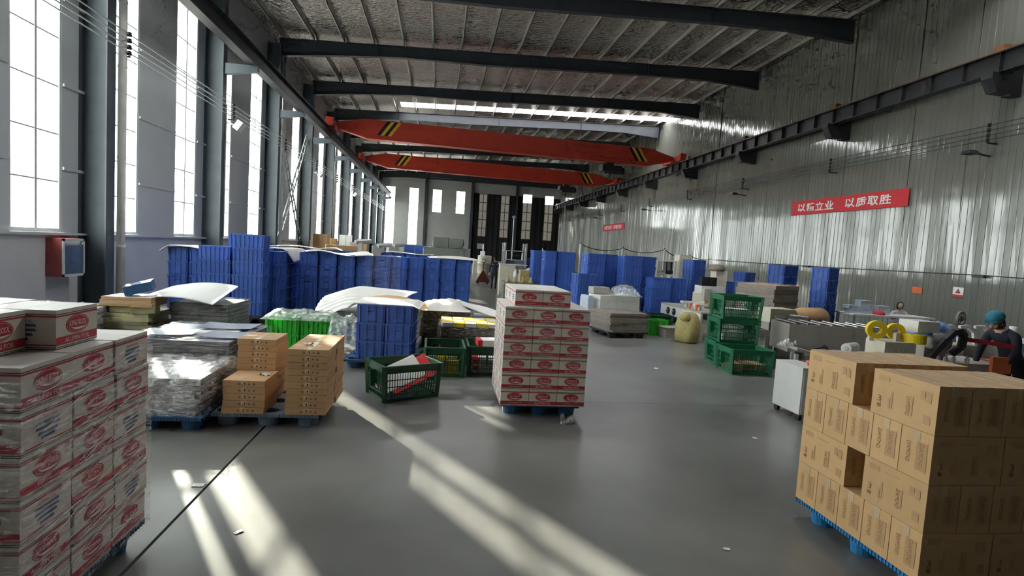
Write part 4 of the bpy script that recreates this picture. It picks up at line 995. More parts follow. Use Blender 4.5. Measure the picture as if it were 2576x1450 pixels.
obj('pale_sheet_bundle', MB().box((0, 0, .45), (.16, .5, .9)).box((0, 0, .92), (.12, .46, .04)).mesh('pale_sheet_bundle', M_sbox), None, (4.2, 15.0, 0), R(12), 'pale blue bundle standing beside the grey wrapped bundle', 'bundle')
o = obj('kraft_box', MB().box((0, 0, .17), (.5, .4, .34)).box((0, -.2, .36), (.46, .02, .08)).mesh('kraft_box', M_kraft2), None, (4.3, 15.55, 0), R(10), 'open kraft box on the floor behind the aisle stack', 'box')
GC2 = crate_meshes(.62, .44, .42, M_lgreen, 'green_crate')
put_crate(GC2, 5.98, 14.3, .002, R(20), 'bright green plastic crate beside the brown wrapped boards', 'light green crates', 'green_crate')
put_lattice(LC, 6.3, 15.1, .002, R(2), 'dark green lattice crate under the white gauge machine, lower', 'dark green lattice crates')
obj('grey_bin', MB().box((0, 0, .13), (.62, .4, .26), 0, top=1.08).box((0, 0, .27), (.7, .48, .02)).mesh('grey_bin', M_mgrey), None, (6.35, 13.95, 0), R(8), 'low grey bin behind the woven sack', 'bin')
def wob(a, z): return 1 + .07*math.sin(a*3 + z*4) + .05*math.sin(a*5 - z*6)
sk = thing('woven_sack', 'stuffed yellow woven sack slumped by the white machine', 'sack', (6.42, 13.2, 0), R(10)); sk.scale = (.9, .9, 1.1)
obj('body', MB().lathe([(.24, 0), (.32, .04), (.345, .2), (.335, .38), (.30, .52), (.25, .62), (.17, .69), (.06, .71)], 22, 0, fn=wob).mesh('body', M_sack, True), sk)
obj('tied_mouth', MB().lathe([(.03, .50), (.13, .52), (.17, .57), (.12, .66), (.05, .72)], 18, 0, (-.19, -.12, 0), wob).mesh('tied_mouth', M_sack, True), sk)
G5 = 'green lattice crates by the conveyor'
RG = R(-8)
put_lattice(LM, 5.98, 9.80, .002, RG*.3, 'green lattice crate of brown packs in front of the stacked ones', G5)
for k in range(3): put_lattice(LM, 6.12 + .02*k, 10.58, .002 + k*.48, RG + R(k*2 - 1), 'green lattice crate, %s of the stack of three' % ('bottom', 'middle', 'top')[k], G5)
for i in range(3): obj('brown_pack', MB().box((0, 0, .07), (.22, .42, .14)).b2((-.11, -.02, .14), (.11, .02, .142)).mesh('brown_pack', M_rbrown if i % 2 else M_kraft), None, (5.74 + .24*i, 9.8, .04 + .2*(i % 2)*0), R(4*i - 4), 'brown pack inside the front green crate, %s of three' % ORD[i], 'packet', 'brown packs in the front crate')
for k in range(2): obj('white_pack', MB().box((0, 0, .08), (.5, .3, .15)).b2((-.25, -.02, .155), (.25, .02, .157)).mesh('white_pack', M_wht), None, (6.12, 10.55, .51 + k*.5), R(-8), 'white pack inside the stacked green crates, %s one' % ('lower', 'upper')[k], 'packet', 'white packs in the crates')

# ------------------------------------------------------------------ machines
t = thing('gauge_machine', 'long white machine table with two round gauges on its side', 'machine', (6.85, 13.4, 0))
obj('side_panel', MB().b2((0, 0, .44), (.06, 2.6, .72)).mesh('side_panel', M_mwhite), t)
obj('bed', MB().b2((.0, 0, .72), (.8, 2.6, .76)).b2((.74, 0, .44), (.8, 2.6, .72)).mesh('bed', M_mgrey), t)
for y in (.05, 2.5):
    for x in (.05, .75): obj('leg', MB().b2((x - .05, y - .05, 0), (x + .05, y + .05, .44)).mesh('leg', M_mwhite), t)
for i, y in enumerate((1.62, 2.02)):
    gq = obj('gauge', MB().tube((-.03, y, .58), (0, y, .58), .1, 18).mesh('gauge', M_blk), t)
    obj('gauge_needle', MB().bar((-.035, y, .58), (-.035, y + .06, .63), .008).mesh('gauge_needle', M_wht), gq)
for i, (x, y) in enumerate(((.2, .5), (.3, .95), (.2, 1.3))): obj('guide_roller', MB().tube((x, y, .76), (x, y, .9), .05, 10).b2((x - .15, y - .1, .88), (x + .2, y + .1, .94)).mesh('guide_roller', M_mwhite), t)
for i, y in enumerate((.35, .75)): obj('red_knob', MB().lathe([(.02, .76), (.02, .86), (.05, .87), (.05, .93), (.02, .95)], 10, 0, (.05, y, 0)).mesh('red_knob', M_orange), t)
t = thing('winding_head', 'cream winding machine with motors behind the green crate stack', 'machine', (8.15, 15.4, 0))
obj('cabinet', MB().b2((-.35, -.3, 0), (.55, .5, 1.15)).mesh('cabinet', M_cream), t)
obj('upper_plate', MB().b2((-.5, -.35, 1.15), (.2, .1, 1.38)).mesh('upper_plate', M_mwhite), t)
for x in (-.38, -.12): obj('motor', MB().b2((x - .1, -.3, 1.38), (x + .1, -.1, 1.64)).tube((x, -.33, 1.51), (x, -.3, 1.51), .085, 14).mesh('motor', M_blk), t)
obj('tower', MB().b2((.1, .0, 1.15), (.45, .35, 1.85)).mesh('tower', M_cream), t)
obj('canvas_cap', MB().lathe([(.2, 0), (.24, .06), (.2, .14), (.13, .19), (.04, .2)], 14, 0, (.2, .15, 1.83), wob).mesh('canvas_cap', M_brownst, True), t)
obj('switch_box', MB().b2((-.48, -.5, .95), (-.24, -.35, 1.3)).b2((-.4, -.36, 1.0), (-.34, -.3, 1.1)).mesh('switch_box', M_mgrey), t)
obj('yellow_label', MB().b2((-.2, -.36, 1.0), (.0, -.352, 1.13)).b2((-.25, -.352, .8), (.15, -.3, 1.18)).mesh('yellow_label', M_yellow), t)
def conveyor(name, label, x, y, rz, L, W_, z0, z1, nleg, mat, rollers=True):
    t = thing(name, label, 'conveyor', (x, y, 0), rz)
    obj('side_panel', MB().b2((0, 0, z0), (L, .03, z1)).mesh('side_panel', mat), t)
    obj('side_panel', MB().b2((0, W_, z0), (L, W_ + .03, z1)).mesh('side_panel', mat), t)
    obj('end_plate', MB().b2((-.02, 0, z0), (0, W_ + .03, z1)).mesh('end_plate', mat), t)
    obj('belt', MB().b2((.02, .03, z1 - .05), (L - .02, W_, z1 - .01)).mesh('belt', M_rubber), t)
    for i in range(nleg):
        xx = .1 + (L - .2)*i/(nleg - 1)
        for yy in (.0, W_): obj('leg', MB().b2((xx - .035, yy - .01, 0), (xx + .035, yy + .04, z0 + .05)).mesh('leg', M_mwhite), t)
    obj('stretcher', MB().b2((.1, .0, .16), (L - .1, .03, .2)).mesh('stretcher', M_mwhite), t)
    if rollers:
        for i in range(int(L/.25)): obj('roller', MB().tube((.1 + i*.25, -.01, z1 + .015), (.1 + i*.25, W_ + .04, z1 + .015), .022, 8).mesh('roller', M_chrome), t)
    return t
conveyor('grey_conveyor', 'long grey sided conveyor behind the tall brown cartons', 7.0, 9.95, R(-6), 3.4, .7, .40, .96, 3, M_mgrey)
t = thing('chute', 'grey sheet metal chute below the conveyor end', 'chute', (6.68, 9.28, 0), R(-6))
obj('tray', MB().prism([(0, .55), (.75, .40), (.75, .43), (0, .60)], 'Y', -.05, .5).mesh('tray', M_mgrey), t)
for x in (.15, .65): obj('leg', MB().b2((x - .03, .2, 0), (x + .03, .26, .44)).mesh('leg', M_mwhite), t)
obj('cable', MB().path([(.3, -.06, .6), (.5, -.07, .66), (.7, -.07, .5), (.95, -.08, .3), (1.3, -.08, .28)], .02, 8).mesh('cable', M_rubber), t)
obj('navy_bag', MB().lathe([(.2, 0), (.3, .08), (.27, .22), (.12, .3)], 16, 0, fn=wob).mesh('navy_bag', M_navy, True), None, (7.75, 9.55, 0), 0, 'dark navy bag on the floor below the conveyor', 'bag')
scrap('plastic_bag', 'small clear bag hanging by the conveyor chute', 6.7, 9.6, .55, .3, M_bag, .2, .5, 'bag')
conveyor('feed_table', 'low steel feed table behind the stacked green crates', 6.72, 11.2, R(-4), .68, .5, .5, .66, 2, M_chrome)
t = thing('cutter_machine', 'small cream cutter machine behind the conveyor', 'machine', (7.75, 11.55, 0))
obj('stand', MB().b2((-.3, -.2, 0), (.35, .3, .82)).mesh('stand', M_mgrey), t)
obj('head', MB().b2((-.32, -.25, .82), (.3, .25, 1.13)).prism([(.3, .82), (.5, .82), (.3, 1.1)], 'Y', -.25, .25).mesh('head', M_cream), t)
obj('vent_plate', MB().b2((-.2, -.26, .88), (.05, -.25, .98)).mesh('vent_plate', M_mwhite), t)
obj('steel_roll', MB().tube((.1, -.3, .98), (.55, -.3, .95), .06, 12).mesh('steel_roll', M_chrome), t)
obj('paper_roll', MB().tube((-.35, -.18, .26), (.35, -.18, .26), .26, 20).tube((-.4, -.18, .26), (.4, -.18, .26), .05, 12).mesh('paper_roll', M_kraft, True), None, (8.55, 11.75, .66), R(20), 'brown paper roll lying beside the cream cutter', 'roll')
obj('roll_stand', MB().b2((-.4, -.35, 0), (-.32, .1, .64)).b2((.32, -.35, 0), (.4, .1, .64)).b2((-.4, -.35, .6), (.4, .1, .66)).mesh('roll_stand', M_mgrey), None, (8.55, 11.75, 0), R(20), 'grey stand under the brown paper roll', 'stand')
pallet(8.3, 12.85, R(28), 1.2, 1.1, M_blk, 'black pallet under the tall brown board stack')
sheet_stack('sheet_stack', 'tall brown film wrapped board stack before the far crates', 8.3, 12.85, R(28), 1.15, 1.05, .15, 1.62, 14, M_brownst, M_kraft, .03, M_film2)
# white cabinet and the tape machine close by
t = thing('floor_cabinet', 'white machine cabinet on castors beside the tall brown cartons', 'cabinet', (5.12, 7.0, 0))
obj('body', MB().b2((-.16, -.3, .09), (.16, .3, .74)).mesh('body', M_mwhite), t)
dd = obj('door', MB().b2((-.14, -.308, .12), (.14, -.3, .70)).mesh('door', M_mwhite), t); obj('handle', MB().b2((-.10, -.325, .38), (-.08, -.308, .48)).mesh('handle', M_chrome), dd)
for x in (-.12, .12):
    for y in (-.24, .24): obj('castor', MB().tube((x - .02, y, .045), (x + .02, y, .045), .045, 12).b2((x - .015, y - .02, .06), (x + .015, y + .02, .1)).mesh('castor', M_rubber), t)
obj('stop_button', MB().lathe([(.03, 0), (.03, .03), (.05, .035), (.05, .06), (.02, .07)], 12, 0, (.08, -.1, .74)).mesh('stop_button', M_orange, True), t)
t = thing('tape_machine', 'taping machine with yellow tape rolls behind the tall brown cartons', 'machine', (6.3, 7.0, 0), R(-2))
obj('bed', MB().b2((-.5, .0, .74), (2.08, .7, .84)).mesh('bed', M_mgrey), t)
for x in (-.4, .8, 2.0):
    for y in (.06, .64): obj('leg', MB().b2((x - .04, y - .04, 0), (x + .04, y + .04, .74)).mesh('leg', M_mwhite), t)
bx_ = obj('control_box', MB().b2((.02, -.12, .84), (.50, .25, 1.12)).mesh('control_box', M_cream), t)
for i in range(3): obj('button', MB().tube((.19 + .07*i, -.128, 1.0), (.19 + .07*i, -.12, 1.0), .014, 8).mesh('button', M_mgrey), bx_)
obj('tape_roll', MB().ring((.0, .05, 1.27), (-.35, -1, 0), .13, .06, .09, 24).mesh('tape_roll', M_yellow), t)
obj('tape_roll', MB().ring((.36, .12, 1.25), (-.35, -1, 0), .12, .055, .09, 24).mesh('tape_roll', M_yellow), t)
obj('tape_roll', MB().ring((.56, .0, 1.17), (0, 0, 1), .15, .05, .13, 24).mesh('tape_roll', M_yellow), t)
obj('spindle', MB().b2((.28, .0, 1.12), (.34, .06, 1.24)).b2((-.05, .1, 1.1), (.02, .14, 1.3)).mesh('spindle', M_cream), t)
obj('white_hood', MB().b2((.56, -.05, 1.27), (.9, .3, 1.43)).mesh('white_hood', M_mwhite), t)
arm = MB(); pts = [Vector((.62, -.16, .80)), Vector((.74, -.18, 1.02)), Vector((.86, -.2, 1.20)), Vector((.98, -.2, 1.32)), Vector((1.1, -.18, 1.34)), Vector((1.2, -.14, 1.26)), Vector((1.22, -.1, 1.1)), Vector((1.12, -.06, .98))]
for a, b in zip(pts, pts[1:]): arm.bar(a, b, .09, .07)
obj('chain_arm', arm.mesh('chain_arm', M_rubber), t, label='black articulated cable chain')
obj('drum', MB().tube((1.0, -.05, 1.14), (1.0, .2, 1.14), .13, 18).mesh('drum', M_mgrey, True), t)
obj('red_bar', MB().bar((1.2, -.1, 1.22), (2.1, -.12, 1.13), .06, .06).mesh('red_bar', M_red), t)
obj('white_roller', MB().tube((-.55, -.1, 1.0), (-.3, .05, 1.0), .07, 14).tube((-.56, -.11, 1.0), (-.55, -.1, 1.0), .03, 10).mesh('white_roller', M_mwhite), t)
obj('orange_guard', MB().b2((1.7, -.15, .74), (2.0, -.1, .98)).b2((1.7, -.15, .9), (2.0, .05, .92)).mesh('orange_guard', M_orange), t)
for i, x in enumerate((.95, 1.08, 1.2, 1.42)): obj('clear_bottle', MB().lathe([(.03, 0), (.03, .08), (.012, .1), (.012, .13)], 8, 0, (x, -.02, .84)).mesh('clear_bottle', M_sheetw), t)
heap('cloth_heap', 'crumpled light blue cloth piled on the taping machine', 7.42, 7.25, 1.22, .62, .5, .24, M_lblue, 31, cat='cloth', smooth=True)
obj('cloth_stand', MB().b2((-.2, -.15, 0), (.2, .15, .36)).b2((-.25, -.2, .34), (.25, .2, .375)).mesh('cloth_stand', M_mgrey), None, (7.42, 7.3, .842), 0, 'small grey stand under the light blue cloth', 'stand')
# sewing table at the wall, pale boxes and the row of white sewing arms
t = thing('work_table', 'pale work table against the ribbed wall with boxes on it', 'table', (10.9, 13.0, 0), R(-4))
obj('tabletop', MB().b2((0, 0, .92), (2.3, .75, .96)).mesh('tabletop', M_foamg), t)
for x in (.06, 2.24):
    for y in (.06, .69): obj('leg', MB().b2((x - .03, y - .03, 0), (x + .03, y + .03, .92)).mesh('leg', M_galv), t)
obj('shelf', MB().b2((.05, .05, .6), (1.85, .7, .63)).mesh('shelf', M_mgrey), t)
for i, (x, y, z, sx, sz_) in enumerate(((11.15, 13.3, .96, .34, .12), (11.5, 13.35, .96, .3, .14), (11.45, 13.35, 1.105, .3, .2), (12.0, 13.35, .96, .32, .22), (11.02, 13.3, 1.085, .22, .08))):
    obj('pale_box', MB().box((0, 0, sz_/2), (sx, .26, sz_)).box((0, 0, sz_), (sx*1.04, .28, .02)).mesh('pale_box', M_sbox), None, (x, y, z), R(-4), 'pale blue box on the wall work table, %s of five' % ORD[i], 'box', 'pale boxes on the table')
obj('red_cloth', MB().lathe([(.14, 0), (.15, .05), (.08, .1)], 12, 0, fn=wob).mesh('red_cloth', M_red, True), None, (11.78, 13.15, .96), 0, 'small red cloth on the wall work table', 'cloth')
for i in range(3):
    t = thing('sewing_machine', 'white bent arm machine head behind the taping machine, %s' % ORD[i], 'machine', (8.9 + .42*i, 8.35 + .1*i, 0), R(-10), 'white bent arm machine heads')
    obj('stand', MB().b2((-.12, -.15, 0), (.12, .2, .92)).mesh('stand', M_mgrey), t)
    a = MB(); ps = [Vector((-.12, 0, 1.22)), Vector((.02, 0, 1.24)), Vector((.14, 0, 1.14)), Vector((.18, 0, .92))]
    for p, q_ in zip(ps, ps[1:]): a.bar(p, q_, .06, .05)
    obj('arm', a.mesh('arm', M_mwhite), t)
t = thing('sewing_bench', 'white bench with a blue front at the far machine corner', 'bench', (9.9, 7.9, 0), R(-4))
obj('benchtop', MB().b2((0, 0, 1.02), (1.6, .7, 1.06)).mesh('benchtop', M_mwhite), t)
obj('blue_front', MB().b2((0, -.02, .82), (1.6, .0, 1.02)).mesh('blue_front', MATS['light_blue_cloth']), t)
for x in (.05, 1.55): obj('leg', MB().b2((x - .03, .1, 0), (x + .03, .6, 1.02)).mesh('leg', M_mwhite), t)
obj('white_jar', MB().lathe([(.08, 0), (.08, .18), (.06, .2), (.06, .24)], 14).mesh('white_jar', M_mwhite, True), None, (9.98, 8.2, 1.06), 0, 'white jar with dark lid on the far bench', 'jar')
obj('round_fan', MB().ring((0, 0, 0), (.3, -1, 0), .16, .13, .05, 20).tube((0, .03, 0), (0, -.03, 0), .06, 12).bar((-.14, 0, 0), (.14, 0, 0), .015).bar((0, 0, -.14), (0, 0, .14), .015).tube((0, 0, -.16), (0, 0, -1.1), .015, 8).lathe([(.16, -1.2), (.16, -1.17), (.03, -1.1)], 16).mesh('round_fan', M_brownst), None, (11.3, 10.4, 1.2), 0, 'round standing fan before the ribbed wall', 'fan')
t = thing('rig_machine', 'white steel rig with a dark press beyond the lower crates', 'machine', (8.9, 20.8, 0))
for x in (-.45, .45):
    for y in (-.3, .3): obj('upright', MB().b2((x - .04, y - .04, 0), (x + .04, y + .04, 2.05)).mesh('upright', M_mwhite), t)
for z in (.8, 1.45, 2.0): obj('shelf', MB().b2((-.45, -.3, z), (.45, .3, z + .05)).mesh('shelf', M_mwhite), t)
obj('press', MB().b2((.0, -.2, 1.5), (.3, .2, 1.65)).b2((.02, -.15, 1.65), (.08, .15, 2.0)).b2((.22, -.15, 1.65), (.28, .15, 2.0)).mesh('press', M_blk), t)
obj('bright_roller', MB().tube((-.42, -.32, 1.55), (-.1, -.32, 1.55), .04, 10).mesh('bright_roller', M_chrome), t)
t = thing('tall_beige_cabinet', 'tall beige cabinet beside the white steel rig', 'cabinet', (9.75, 21.0, 0))
obj('body', MB().b2((-.25, -.25, 0), (.25, .25, 2.3)).mesh('body', M_barrel), t); obj('door', MB().b2((-.21, -.262, .1), (.21, -.25, 2.2)).mesh('door', M_barrel), t)
# posts carrying cables
POSTS = [(5.85, 22.4, 2.5), (8.1, 23.6, 2.46), (9.9, 23.2, 2.52), (11.2, 23.4, 2.3)]
for i, (x, y, z) in enumerate(POSTS):
    o = obj('cable_post', MB().tube((0, 0, 0), (0, 0, z), .045, 8).b2((-.15, -.15, 0), (.15, .15, .02)).mesh('cable_post', M_galv), None, (x, y, 0), 0, 'grey cable post behind the machine side crates, %s from the aisle' % ORD[i], 'post', 'cable posts')
    obj('post_hook', MB().ring((0, 0, z + .03), (1, 0, 0), .04, .025, .02, 8).mesh('post_hook', M_steel2), o)
def sag(p, q_, s, k=10):
    p, q_ = Vector(p), Vector(q_); return [p.lerp(q_, i/k) - Vector((0, 0, s*4*(i/k)*(1 - i/k))) for i in range(k + 1)]
mb = MB()
for a, b in zip(POSTS, POSTS[1:]): mb.path(sag(a, b, .18), .018, 5)
mb.path(sag(POSTS[3], (15.15, 29, 2.25), .1), .018, 5)
obj('hanging_cable', mb.mesh('hanging_cable', M_rubber), None, (0, 0, 0), 0, 'black cable sagging from post to post', 'cable')
mb = MB().path(sag((15.2, 29, 2.2), (15.2, 13.6, 2.19), .03), .014, 5).path(sag((15.2, 13.6, 2.19), (15.2, 2, 2.05), .02), .014, 5)
o = obj('wall_cable', mb.mesh('wall_cable', M_rubber), None, (0, 0, 0), 0, 'thin dark cable strung along the ribbed wall', 'cable')
for y in (13.6, 21.0): obj('cable_lamp', MB().box((15.2, y, 2.15), (.1, .34, .07)).mesh('cable_lamp', M_steel2), o)

# ------------------------------------------------------------------ far end of the hall
t = thing('covered_load', 'grey green tarpaulin covered load before the sliding door', 'covered load', (.4, 30, 0))
shell('lower_cover', -1.25, 1.2, -.9, .9, 0, 1.95, M_tarp, t, .06, seed=4, bulge=.06, res=.16)
shell('upper_cover', -.75, .02, -.7, .7, 1.95, 2.5, M_tarp, t, .04, seed=5, bulge=.05, res=.12)
shell('upper_cover', .04, .8, -.7, .7, 1.95, 2.46, M_tarp, t, .04, seed=7, bulge=.05, res=.12)
t = thing('pallet_jack', 'red brown pallet jack standing in the walkway', 'pallet jack', (2.55, 31.6, 0))
obj('frame', MB().prism([(-.42, .1), (.42, .1), (.06, .75), (-.06, .75)], 'Y', -.06, .06).mesh('frame', M_rbrown), t)
obj('handle', MB().tube((0, 0, .7), (0, .1, 1.25), .03, 8).ring((0, .1, 1.32), (0, 1, 0), .12, .09, .03, 14).mesh('handle', M_rbrown), t)
for x in (-.28, .28): obj('fork', MB().b2((x - .08, .0, .06), (x + .08, 1.1, .12)).tube((x - .05, -.02, .06), (x + .05, -.02, .06), .06, 10).mesh('fork', M_steel2), t)
obj('drum', MB().lathe([(.42, 0), (.42, .5), (.44, .52), (.42, .54), (.42, 1.1), (.44, 1.12), (.42, 1.14), (.42, 1.6), (.38, 1.62)], 22).mesh('drum', M_barrel, True), None, (2.75, 33.5, 0), 0, 'tall pale drum behind the walking person', 'drum')
t = thing('beige_cabinet', 'beige machine cabinet beside the walkway', 'cabinet', (3.1, 24.6, 0))
obj('body', MB().b2((-.35, 0, 0), (.35, .6, 1.38)).mesh('body', M_barrel), t); obj('top_plate', MB().b2((-.38, -.03, 1.38), (.9, .63, 1.42)).mesh('top_plate', M_cream), t)
obj('door', MB().b2((-.3, -.012, .1), (.3, 0, 1.3)).mesh('door', M_barrel), t)
t = thing('wood_crate', 'yellow wooden crate on a bench beside the walkway', 'crate', (3.85, 23.6, .7))
for z in (0, .125, .25, .375): obj('plank', MB().b2((-.33, -.25, z), (.33, -.23, z + .118)).mesh('plank', M_wood), t); obj('plank', MB().b2((-.33, .23, z), (.33, .25, z + .118)).mesh('plank', M_wood), t)
for x in (-.33, .33): obj('end_board', MB().b2((x - .01, -.25, 0), (x + .01, .25, .5)).mesh('end_board', M_wood), t)
obj('lid', MB().b2((-.36, -.27, .5), (.36, .27, .53)).mesh('lid', M_cream), t)
obj('white_post', MB().lathe([(.07, 0), (.08, .1), (.08, .4), (.03, .55)], 10).mesh('white_post', M_mwhite, True), None, (3.28, 23.3, .7), 0, 'white rounded bollard on the bench by the walkway', 'bollard')
t = thing('machine_bench', 'olive machine bench with cast fittings behind the aisle cartons', 'bench', (3.3, 22.9, 0))
obj('top', MB().b2((-.55, -.2, .62), (1.0, 1.1, .7)).mesh('top', M_tarp), t)
for x in (-.5, .9): obj('leg', MB().b2((x - .07, -.2, 0), (x + .07, .3, .62)).prism([(x - .12, 0), (x + .12, 0), (x + .07, .12), (x - .07, .12)], 'Y', -.25, .35).mesh('leg', M_tarp), t)
for i, x in enumerate((-.4, -.1, .25, .6)): obj('casting', MB().lathe([(.12, .7), (.10, .8), (.05, .84), (.06, .92), (.02, .96)], 10, 0, (x, -.05, 0), wob).mesh('casting', M_olive, True), t)
t = thing('rack_frame', 'grey steel frame rig with a lamp and shelves in the distance', 'rack', (4.05, 29.5, 0))
for x in (-.55, .62):
    for y in (0, .9): obj('upright', MB().b2((x - .05, y - .05, 0), (x + .05, y + .05, 2.45)).mesh('upright', M_galv), t)
for z in (.9, 1.5, 2.0): obj('shelf', MB().b2((-.55, 0, z), (.62, .9, z + .05)).mesh('shelf', M_galv), t)
obj('blue_tank', MB().b2((-.45, .1, .95), (-.02, .8, 1.45)).mesh('blue_tank', M_blued), t); obj('blue_tank', MB().b2((.05, .1, .95), (.52, .8, 1.5)).mesh('blue_tank', M_greyp), t)
obj('dark_motor', MB().tube((-.1, .3, 1.75), (.3, .3, 1.75), .16, 12).mesh('dark_motor', M_blk), t)
obj('tall_pole', MB().tube((0, 0, 0), (0, 0, 5.2), .05, 8).b2((-.2, -.2, 0), (.2, .2, .04)).b2((-.15, -.05, 5.0), (.15, .05, 5.15)).mesh('tall_pole', M_galv), None, (6.6, 50, 0), 0, 'thin pale pole before the black curtain', 'pole')
for i in range(2): put_crate(BC, 5.1, 30.6, 1.02 + .33*i, R(12), 'blue crate on a distant bench by the rack, %s' % ('lower', 'upper')[i], 'crates on the distant bench', parts=False)
obj('distant_bench', MB().b2((-.6, -.5, .95), (.9, .6, 1.0)).b2((-.55, -.45, 0), (-.45, .55, .95)).b2((.75, -.45, 0), (.85, .55, .95)).mesh('distant_bench', M_mgrey), None, (5.1, 30.6, 0), 0, 'grey bench under the distant blue crates', 'bench')
obj('long_bench', MB().b2((-.9, -.4, .9), (.9, .4, .96)).b2((-.85, -.35, 0), (-.75, .35, .9)).b2((.75, -.35, 0), (.85, .35, .9)).b2((-.6, -.3, .96), (.5, .3, 1.2), 0).mesh('long_bench', M_brownst), None, (3.9, 27.6, 0), 0, 'brown loaded bench beyond the beige cabinet', 'bench')
for i, (x, y, s) in enumerate(((3.6, 25.9, .5), (4.3, 25.6, .4))):
    obj('white_bundle', MB().lathe([(.25, 0), (.3, .1), (.22, .3), (.08, .38)], 14, 0, fn=wob).mesh('white_bundle', M_foamg, True), None, (x, y, .9 if i else .0), 0, ('white bundle on the floor by the beige cabinet', 'white bundle raised on the low table')[i], 'bundle')
obj('low_table', MB().b2((-.5, -.3, .84), (.5, .3, .9)).b2((-.45, -.25, 0), (-.38, .25, .84)).b2((.38, -.25, 0), (.45, .25, .84)).mesh('low_table', M_cream), None, (4.3, 25.6, 0), 0, 'low cream table behind the wooden crate', 'table')
for i, (x, y, sx, sz_, mt) in enumerate(((-6.9, 33.2, .8, 2.3, M_kraft2), (-6.6, 34.6, .6, 2.1, M_kraft), (-6.9, 41.5, .9, 2.4, M_foamg), (-6.6, 48, .7, 2.2, M_kraft2), (-5.2, 30.0, 1.6, 1.75, M_kraft))):
    o = obj('tall_case', MB().box((0, 0, sz_/2), (sx, .7, sz_)).mesh('tall_case', mt), None, (x, y, 0), R(4*i), 'tall %s packing case by the far windows, %s along' % ('white' if mt is M_foamg else 'brown', ORD[i]), 'case', 'packing cases by the far windows')
    obj('case_band', MB().box((0, -.352, sz_/2), (.06, .006, sz_)).mesh('case_band', M_tape), o)
for i, (x, y, z) in enumerate(((-4.6, 33, 2.05), (-3.6, 35, 1.9), (-2.9, 37.4, 1.95))):
    t = thing('dusty_machine', 'dusty sunlit machine by the far windows, %s along' % ORD[i], 'machine', (x, y, 0), R(10*i))
    obj('base', MB().b2((-.7, -.4, 0), (.7, .4, 1.3)).mesh('base', M_mgrey), t)
    obj('head', MB().b2((-.6, -.3, 1.3), (.1, .3, z - .1)).tube((-.3, -.3, z - .1), (.5, .3, z), .14, 10).mesh('head', M_galv), t)
for i in range(4):
    t = thing('lathe_machine', 'distant grey green machine in front of the black curtain, %s' % ORD[i], 'machine', (3.4 + 2.0*i, 44 + 2*i, 0), 0, 'machines before the curtain')
    obj('bed', MB().b2((-.7, -.4, 0), (.7, .4, 1.0)).mesh('bed', M_mgrey), t)
    obj('column', MB().b2((-.15, -.2, 1.0), (.2, .25, 1.8 + .2*(i % 2))).lathe([(.05, 0), (.06, .4), (.02, .6)], 8, 0, (.05, 0, 1.8)).mesh('column', M_mwhite), t)

# ------------------------------------------------------------------ people
def skin_mesh(name, pts, eds, rad, root, mats, paint, extra=None):
    me = bpy.data.meshes.new('tmp'); me.from_pydata(pts, eds, [])
    o = bpy.data.objects.new('tmp', me); C.objects.link(o)
    o.modifiers.new('s', 'SKIN'); sd_ = me.skin_vertices[0].data
    for i, r_ in enumerate(rad): sd_[i].radius = r_ if isinstance(r_, tuple) else (r_, r_); sd_[i].use_root = (i == root)
    sb = o.modifiers.new('u', 'SUBSURF'); sb.levels = 2
    bpy.context.view_layer.update()
    ev = bpy.data.meshes.new_from_object(o.evaluated_get(bpy.context.evaluated_depsgraph_get()))
    mb = MB(); vs_ = [v.co.copy() for v in ev.vertices]
    for p in ev.polygons:
        c = sum((vs_[i] for i in p.vertices), Vector())/len(p.vertices)
        mb.f.append(list(p.vertices)); mb.m.append(paint(c))
    mb.v = [tuple(v) for v in vs_]
    bpy.data.objects.remove(o); bpy.data.meshes.remove(me); bpy.data.meshes.remove(ev)
    if extra: extra(mb)
    return mb.mesh(name, mats, True)
def head(mb, c, mskin, yaw=0, tilt=0, s=1.0):
    """skull, jaw, nose, ears, eyes and mouth facing local -Y, turned by yaw and tilted forward"""
    q_ = Matrix.Rotation(yaw, 3, 'Z') @ Matrix.Rotation(tilt, 3, 'X'); n_u, n_v = 16, 12; vs_, fs_ = [], []
    for j in range(n_v + 1):
        a = math.pi*j/n_v
        for i in range(n_u):
            b = 2*math.pi*i/n_u
            x, y, z = .076*math.sin(a)*math.cos(b), .096*math.sin(a)*math.sin(b), .115*math.cos(a)
            if z < 0:
                k = 1 - .38*(-z/.115)**1.3; x *= k; y = y*k - .012*(-z/.115)
            vs_.append(Vector(c) + q_ @ Vector((x, y, z))*s)
    for j in range(n_v):
        for i in range(n_u): fs_.append((j*n_u + i, j*n_u + (i + 1) % n_u, (j + 1)*n_u + (i + 1) % n_u, (j + 1)*n_u + i))
    mb.add(vs_, fs_, mskin)
    def blob(p, d, m): mb.box(Vector(c) + q_ @ Vector(p)*s, [e*s for e in d], m, rot=q_)
    blob((0, -.104, -.012), (.022, .03, .045), mskin); blob((-.082, .005, -.01), (.014, .035, .055), mskin); blob((.082, .005, -.01), (.014, .035, .055), mskin)
    for e in (-.032, .032): blob((e, -.088, .016), (.024, .008, .010), 2)
    blob((0, -.092, -.056), (.042, .010, .010), 4)
